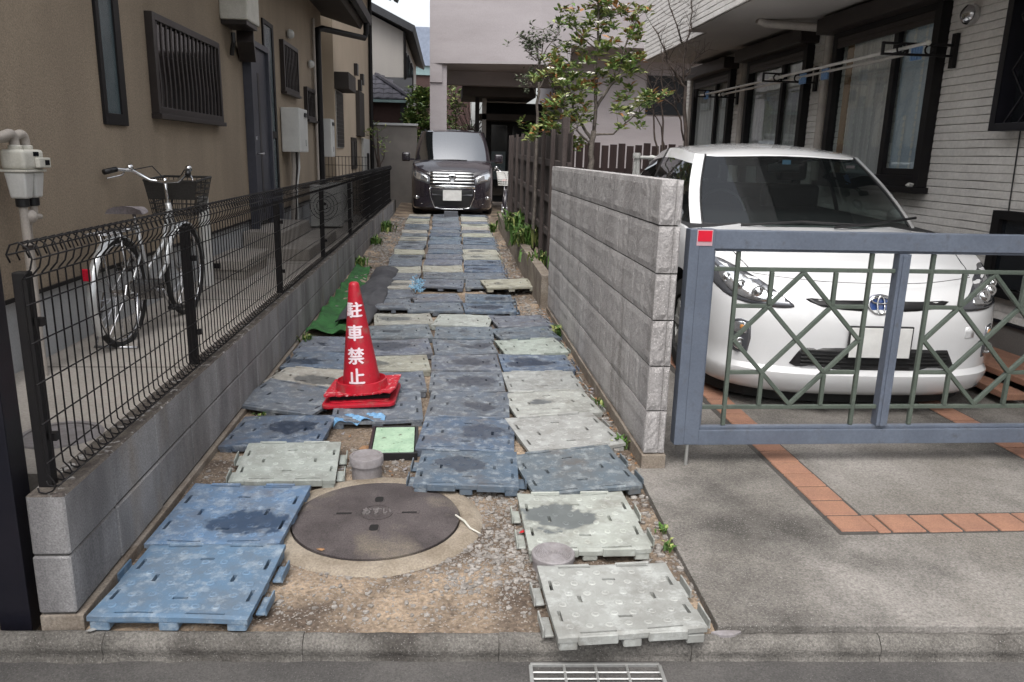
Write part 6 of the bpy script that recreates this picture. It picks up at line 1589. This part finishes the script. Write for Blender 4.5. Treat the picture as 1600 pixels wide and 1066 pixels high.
c, bv, pt = car('minivan', 'dark purple-grey minivan with a broad chrome grille parked at the far end of the alley', VN, (.106, 16.42, .15), -.5, 1.05)
for mir in (False, True):
    k = -1 if mir else 1
    o = dpart('headlight', [(.445,.635),(.445,.765),(.50,.80),(.62,.865),(.72,.905),(.80,.925),(.825,.86),(.815,.77),(.72,.70)], 'lampdark', .004, mir, .03)
    dpart('reflector', [(.48,.675),(.48,.76),(.60,.83),(.72,.87),(.785,.87),(.785,.79),(.70,.73)], 'lampglass', .009, mir, .025, o)
    o3 = dpart('fog_light', smooth_poly([(.665,.345),(.66,.385),(.70,.41),(.78,.395),(.79,.36),(.73,.335)], 4), 'lampdark', .003, mir, .02)
    g = G(); h = bv.ray_cast(Vector((k*.715, -3, .372)), Vector((0,1,0))); g.lathe([(.03,0),(.02,-.006),(0,-.008)], 14); g.v = [(k*.715+a, h[0].y-.01+cz, .372+b) for a, b, cz in g.v]; obj('fog_lens', g, 'chrome', o3, smooth='all', world=False)
    dpart('bumper_crease', [(.58,.25),(.62,.262),(.80,.275),(.80,.265),(.62,.25)], 'chrome', .003, mir, .04)
    g = G(); g.box(k*.97-.085, k*.97+.085, .93, 1.02, 1.06, 1.24); sm_ = obj('side_mirror', g, 'vanpaint', c, smooth=True, world=False, bevel=.035, seg=3); g = G(); g.bar((k*.80, 1.0, 1.10), (k*.93, .98, 1.11), .05, .04); obj('mirror_arm', g, 'vanpaint', sm_, world=False)
gr = dpart('grille', [(-.44,.635),(-.44,.885),(-.2,.892),(.2,.892),(.44,.885),(.44,.635)], 'blackpl', .003, False, .05)
for z, h_ in ((.862,.030),(.80,.040),(.737,.040),(.672,.034)): (lambda q: (q.tube([(x, fronty(x, z)-.008, z) for x in [-.43+.86*i/16 for i in range(17)]], h_*.42, 10), obj('chrome_bar', q, 'chrome', gr, smooth='all', world=False)))(G())
dpart('chrome_strip', [(-.45,.565),(-.45,.622),(0,.625),(.45,.622),(.45,.565),(0,.56)], 'chrome', .008, False, .05)
lg = dpart('lower_grille', [(-.42,.555),(.42,.555),(.40,.38),(.33,.19),(.2,.165),(-.2,.165),(-.33,.19),(-.40,.38)], 'blackpl', .003, False, .05)
fr_ = [(-.45,.56),(-.43,.38),(-.35,.185),(-.2,.155),(.2,.155),(.35,.185),(.43,.38),(.45,.56)]
sl = []
for a, b in zip(fr_, fr_[1:]):
    for i in range(6):
        x = a[0]+(b[0]-a[0])*i/6; z = a[1]+(b[1]-a[1])*i/6; sl.append((x, fronty(x, z)-.006, z))
g = G(); g.tube(sl, .011, 6); obj('grille_surround', g, 'chrome', c, smooth='all', world=False)
dpart('grille_slat', [(-.40,.42),(.40,.42),(.40,.45),(-.40,.45)], 'lampdark', .010, False, .06, lg)
py = fronty(0, .42)-.02; pl_ = obj('number_plate', G().box(-.185, .185, py-.008, py, .325, .535), 'plate', c, bevel=.012, world=False)
# badge: rounded frame with an upright letter shape
ey = fronty(0, .765)-.03; ez = .765
g = G(); fr = [(-.062,.05),(-.068,.03),(-.05,-.045),(-.035,-.055),(.035,-.055),(.05,-.045),(.068,.03),(.062,.05),(.04,.056),(-.04,.056),(-.062,.05)]
g.tube([(x, ey-.006, ez+z) for x, z in fr], .0075, 6)
for s in (-1, 1): g.bar((s*.040, ey-.008, ez+.048), (s*.026, ey-.008, ez-.046), .012, .020, up=(1,0,0))
g.bar((-.03, ey-.008, ez-.002), (.03, ey-.008, ez-.002), .012, .018)
o = obj('badge', g, 'chrome', c, world=False); g = G(); g.prism([(x*.97, z*.97) for x, z in fr[:-1]], -.004, .0); g.v = [(x, ey+z+.004, ez+y) for x, y, z in g.v]; obj('badge_plate', g, 'blackpl', o, world=False)
for pts in ([(-.45,.66,1.10),(.0,.62,1.115),(.30,.63,1.11)],):
    g = G(); g.tube(pts, .009, 6); obj('wiper', g, 'blackpl', c, world=False)
obj('roof_rail', G().bar((-.60, 1.7, 1.73), (-.60, 3.9, 1.735), .03, .03), 'blackpl', c, world=False); obj('roof_rail', G().bar((.60, 1.7, 1.73), (.60, 3.9, 1.735), .03, .03), 'blackpl', c, world=False)
# the stone block before the van
tag(obj('concrete_block', G().box(-.06, .22, 15.95, 16.05, .13, .30), 'stonepaint', bevel=.01), 'dark grey block standing at the end of the panels in front of the van', 'block')
# ---------------------------------------------------------------- city bicycle
def bicycle(label, loc, yaw, scale, paint='silverpaint', saddle='saddle', group=None, steer=0, full=True):
    b = thing('bicycle', label, 'bicycle', loc, group, (0,0,math.radians(yaw))); b.scale = (scale,)*3
    R = .325; WB = 1.02       # local: +y forward, rear axle at y=0
    def wheel(nm, par, y, z=R):
        g = G(); k = 40; pts = [(0, y+R*math.cos(2*math.pi*i/k), z+R*math.sin(2*math.pi*i/k)) for i in range(k+1)]; g.tube(pts, .019, 8); w = obj(nm, g, 'rubber', par, smooth='all', world=False)
        g = G(); g.tube([(0, y+(R-.026)*math.cos(2*math.pi*i/k), z+(R-.026)*math.sin(2*math.pi*i/k)) for i in range(k+1)], .011, 6); obj('rim', g, 'steel', w, smooth='all', world=False)
        g = G()
        for i in range(28):
            a = 2*math.pi*i/28; g.tube([((-.03 if i % 2 else .03), y+.02*math.cos(a+.6), z+.02*math.sin(a+.6)), (0, y+(R-.03)*math.cos(a), z+(R-.03)*math.sin(a))], .0014, 3)
        obj('spokes', g, 'steel', w, world=False); g = G(); g.tube([(-.05,y,z),(.05,y,z)], .018, 8); obj('hub', g, 'steel', w, world=False); return w
    wheel('wheel', b, 0); wheel('wheel', b, WB)
    def tb(n, pts, r, m=paint, par=None): g = G(); g.tube(pts, r, 10); return obj(n, g, m, par or b, smooth='all', world=False)
    hd = Vector((0, WB-.20, .80)); hb = Vector((0, WB-.165, .68)); bb = Vector((0, .44, .28)); st = Vector((0, .29, .72))
    tb('seat_tube', [bb, st], .016); tb('down_tube', [hb, (0, .72, .42), (0, .56, .33), bb], .02); tb('top_tube', [hd, (0, .68, .56), (0, .50, .46), (0,.40,.42)], .016)
    for s in (-1, 1):
        tb('chain_stay', [bb+Vector((s*.02,0,0)), (s*.055, 0, R)], .010); tb('seat_stay', [st+Vector((s*.02,.03,-.14)), (s*.055, 0, R)], .008)
        tb('fork_blade', [hb+Vector((s*.03,.01,-.02)), (s*.048, WB-.10, .5), (s*.05, WB, R)], .011)
    tb('head_tube', [hb+Vector((0,.01,-.05)), hd+Vector((0,-.01,.03))], .022); tb('stem', [hd, (0, WB-.235, 1.0)], .012, 'chrome')
    hbars = tb('handlebar', [(-.27, WB-.50, 1.045),(-.24,WB-.42,1.06),(-.19,WB-.30,1.05),(-.10,WB-.235,.985),(0,WB-.235,.975),(.10,WB-.235,.985),(.19,WB-.30,1.05),(.24,WB-.42,1.06),(.27,WB-.50,1.045)], .0125, 'chrome')
    for s in (-1, 1):
        tb('grip', [(s*.24, WB-.42, 1.06),(s*.275, WB-.515, 1.043)], .019, 'blackpl', hbars)
        tb('brake_lever', [(s*.215, WB-.35, 1.05),(s*.235, WB-.36, 1.02),(s*.285, WB-.47, 1.0)], .006, 'steel', hbars); tb('cable', [(s*.2,WB-.32,1.05),(s*.12,WB-.14,1.08),(s*.02,WB-.10,.95),(0,WB-.15,.8)], .004, 'blackpl', hbars)
        g = G(); g.ball((s*.20, WB-.31, 1.07), .026, 1, 10, 6); obj('bell', g, 'chrome', hbars, smooth='all', world=False)
    g = G(); k = [(-.02,-.20,.0),(.03,-.10,.0)]
    vs = []
    for i in range(9):
        t = i/8; y = .14+.27*t; w = .095*(1-t)**.6+.022; 
        for j in range(7): a = math.pi*j/6; vs.append((w*math.cos(a), y, .80+.05*math.sin(a)*(1-.4*t)-.0*t))
    g.add(vs, [(i*7+j, i*7+j+1, (i+1)*7+j+1, (i+1)*7+j) for i in range(8) for j in range(6)]+[tuple(range(7)), tuple(56+j for j in range(6, -1, -1))]); obj('saddle', g, saddle, b, smooth='all', world=False)
    tb('seat_post', [st, (0,.275,.80)], .012, 'chrome')
    for y, a0, a1 in ((0, 20, 215), (WB, 5, 165)):
        g = G(); rr = R+.032; n_ = 24; vs = []
        for i in range(n_+1):
            a = math.radians(180-a1+0 if False else a0+(a1-a0)*i/n_); 
            for x, dr in ((-.028,-.012),(-.015,.004),(0,.008),(.015,.004),(.028,-.012)): vs.append((x, y+(rr+dr)*math.cos(a), R+(rr+dr)*math.sin(a)))
        g.add(vs, [(i*5+j, i*5+j+1, i*5+6+j, i*5+5+j) for i in range(n_) for j in range(4)]); obj('mudguard', g, paint, b, smooth='all', world=False)
    g = G(); g.box(-.022, .022, -R-.065, -R-.042, .46, .53); obj('rear_reflector', g, 'redlens', b, bevel=.006, world=False)
    g = G(); g.extr([(.50,.20),(.55,.27),(.50,.34),(.1,.40),(-.03,.38),(-.06,.32),(0,.28)], 'x', .045, .06); obj('chain_guard', g, 'steel', b, bevel=.006, world=False)
    tb('crank', [(.075,.44,.28),(.085,.52,.14)], .01, 'steel'); g = G(); g.box(.08,.17,.48,.56,.125,.15); obj('pedal', g, 'blackpl', b, world=False); tb('crank', [(-.075,.44,.28),(-.085,.36,.42)], .01, 'steel'); g = G(); g.box(-.17,-.08,.32,.40,.41,.435); obj('pedal', g, 'blackpl', b, world=False)
    # carrier
    for s in (-1, 1): tb('carrier_stay', [(s*.06,0,R),(s*.06,-.06,.70)], .006, 'steel')
    g = G(); 
    for x in (-.06,-.02,.02,.06): g.tube([(x,.22,.71),(x,-.22,.705)], .006, 6)
    g.tube([(-.06,-.22,.705),(.06,-.22,.705)], .006, 6); g.tube([(-.06,.1,.71),(.06,.1,.71)], .006, 6); obj('carrier', g, 'steel', b, smooth='all', world=False)
    tb('kick_stand', [(-.10,.0,R),(-.13,-.10,.0),(-.13,-.12,0.0)], .008, 'steel'); tb('kick_stand', [(.10,.0,R),(.13,-.10,.0)], .008, 'steel'); tb('kick_stand', [(-.13,-.12,.008),(.13,-.12,.008)], .008, 'steel')
    # front basket
    g = G(); B0 = [(-.15,WB-.12,.74),(.15,WB-.12,.74),(.14,WB+.12,.76),(-.14,WB+.12,.76)]; B1 = [(-.185,WB-.15,.98),(.185,WB-.15,.98),(.175,WB+.18,1.0),(-.175,WB+.18,1.0)]
    def lp(a, b, t): return tuple(a[i]+(b[i]-a[i])*t for i in range(3))
    for k in range(7):
        t = k/6; q = [lp(a, b, t) for a, b in zip(B0, B1)]; g.tube(q+[q[0]], .005 if k < 6 else .009, 5)
    for e in range(4):
        a, b_ = B0[e], B0[(e+1) % 4]; c0, c1 = B1[e], B1[(e+1) % 4]
        for k in range(11): g.tube([lp(a, b_, k/10), lp(c0, c1, k/10)], .0035, 4)
    for k in range(9): g.tube([lp(B0[0], B0[1], k/8), lp(B0[3], B0[2], k/8)], .004, 4)
    for a, b_, c_, d_ in ((0,1,1,0),): 
        q = [lp(B0[0], B1[0], .45), lp(B0[1], B1[1], .45), B1[1], B1[0]]; g.add([(x, y-.004, z) for x, y, z in q]+[(x, y+.002, z) for x, y, z in q], [(0,1,2,3),(7,6,5,4)])
    obj('basket', g, 'basket' if paint == 'silverpaint' else 'white', b, world=False)
    return b
bicycle('silver city bicycle with a dark front basket standing against the tan house', (-1.86, 4.50, .33), -3.5, .92)
bicycle('dark bicycle with a pale front basket half hidden between the van and the wooden fence', (1.22, 15.9, .14), 174, 1.0, 'vanpaint', 'redpaint')
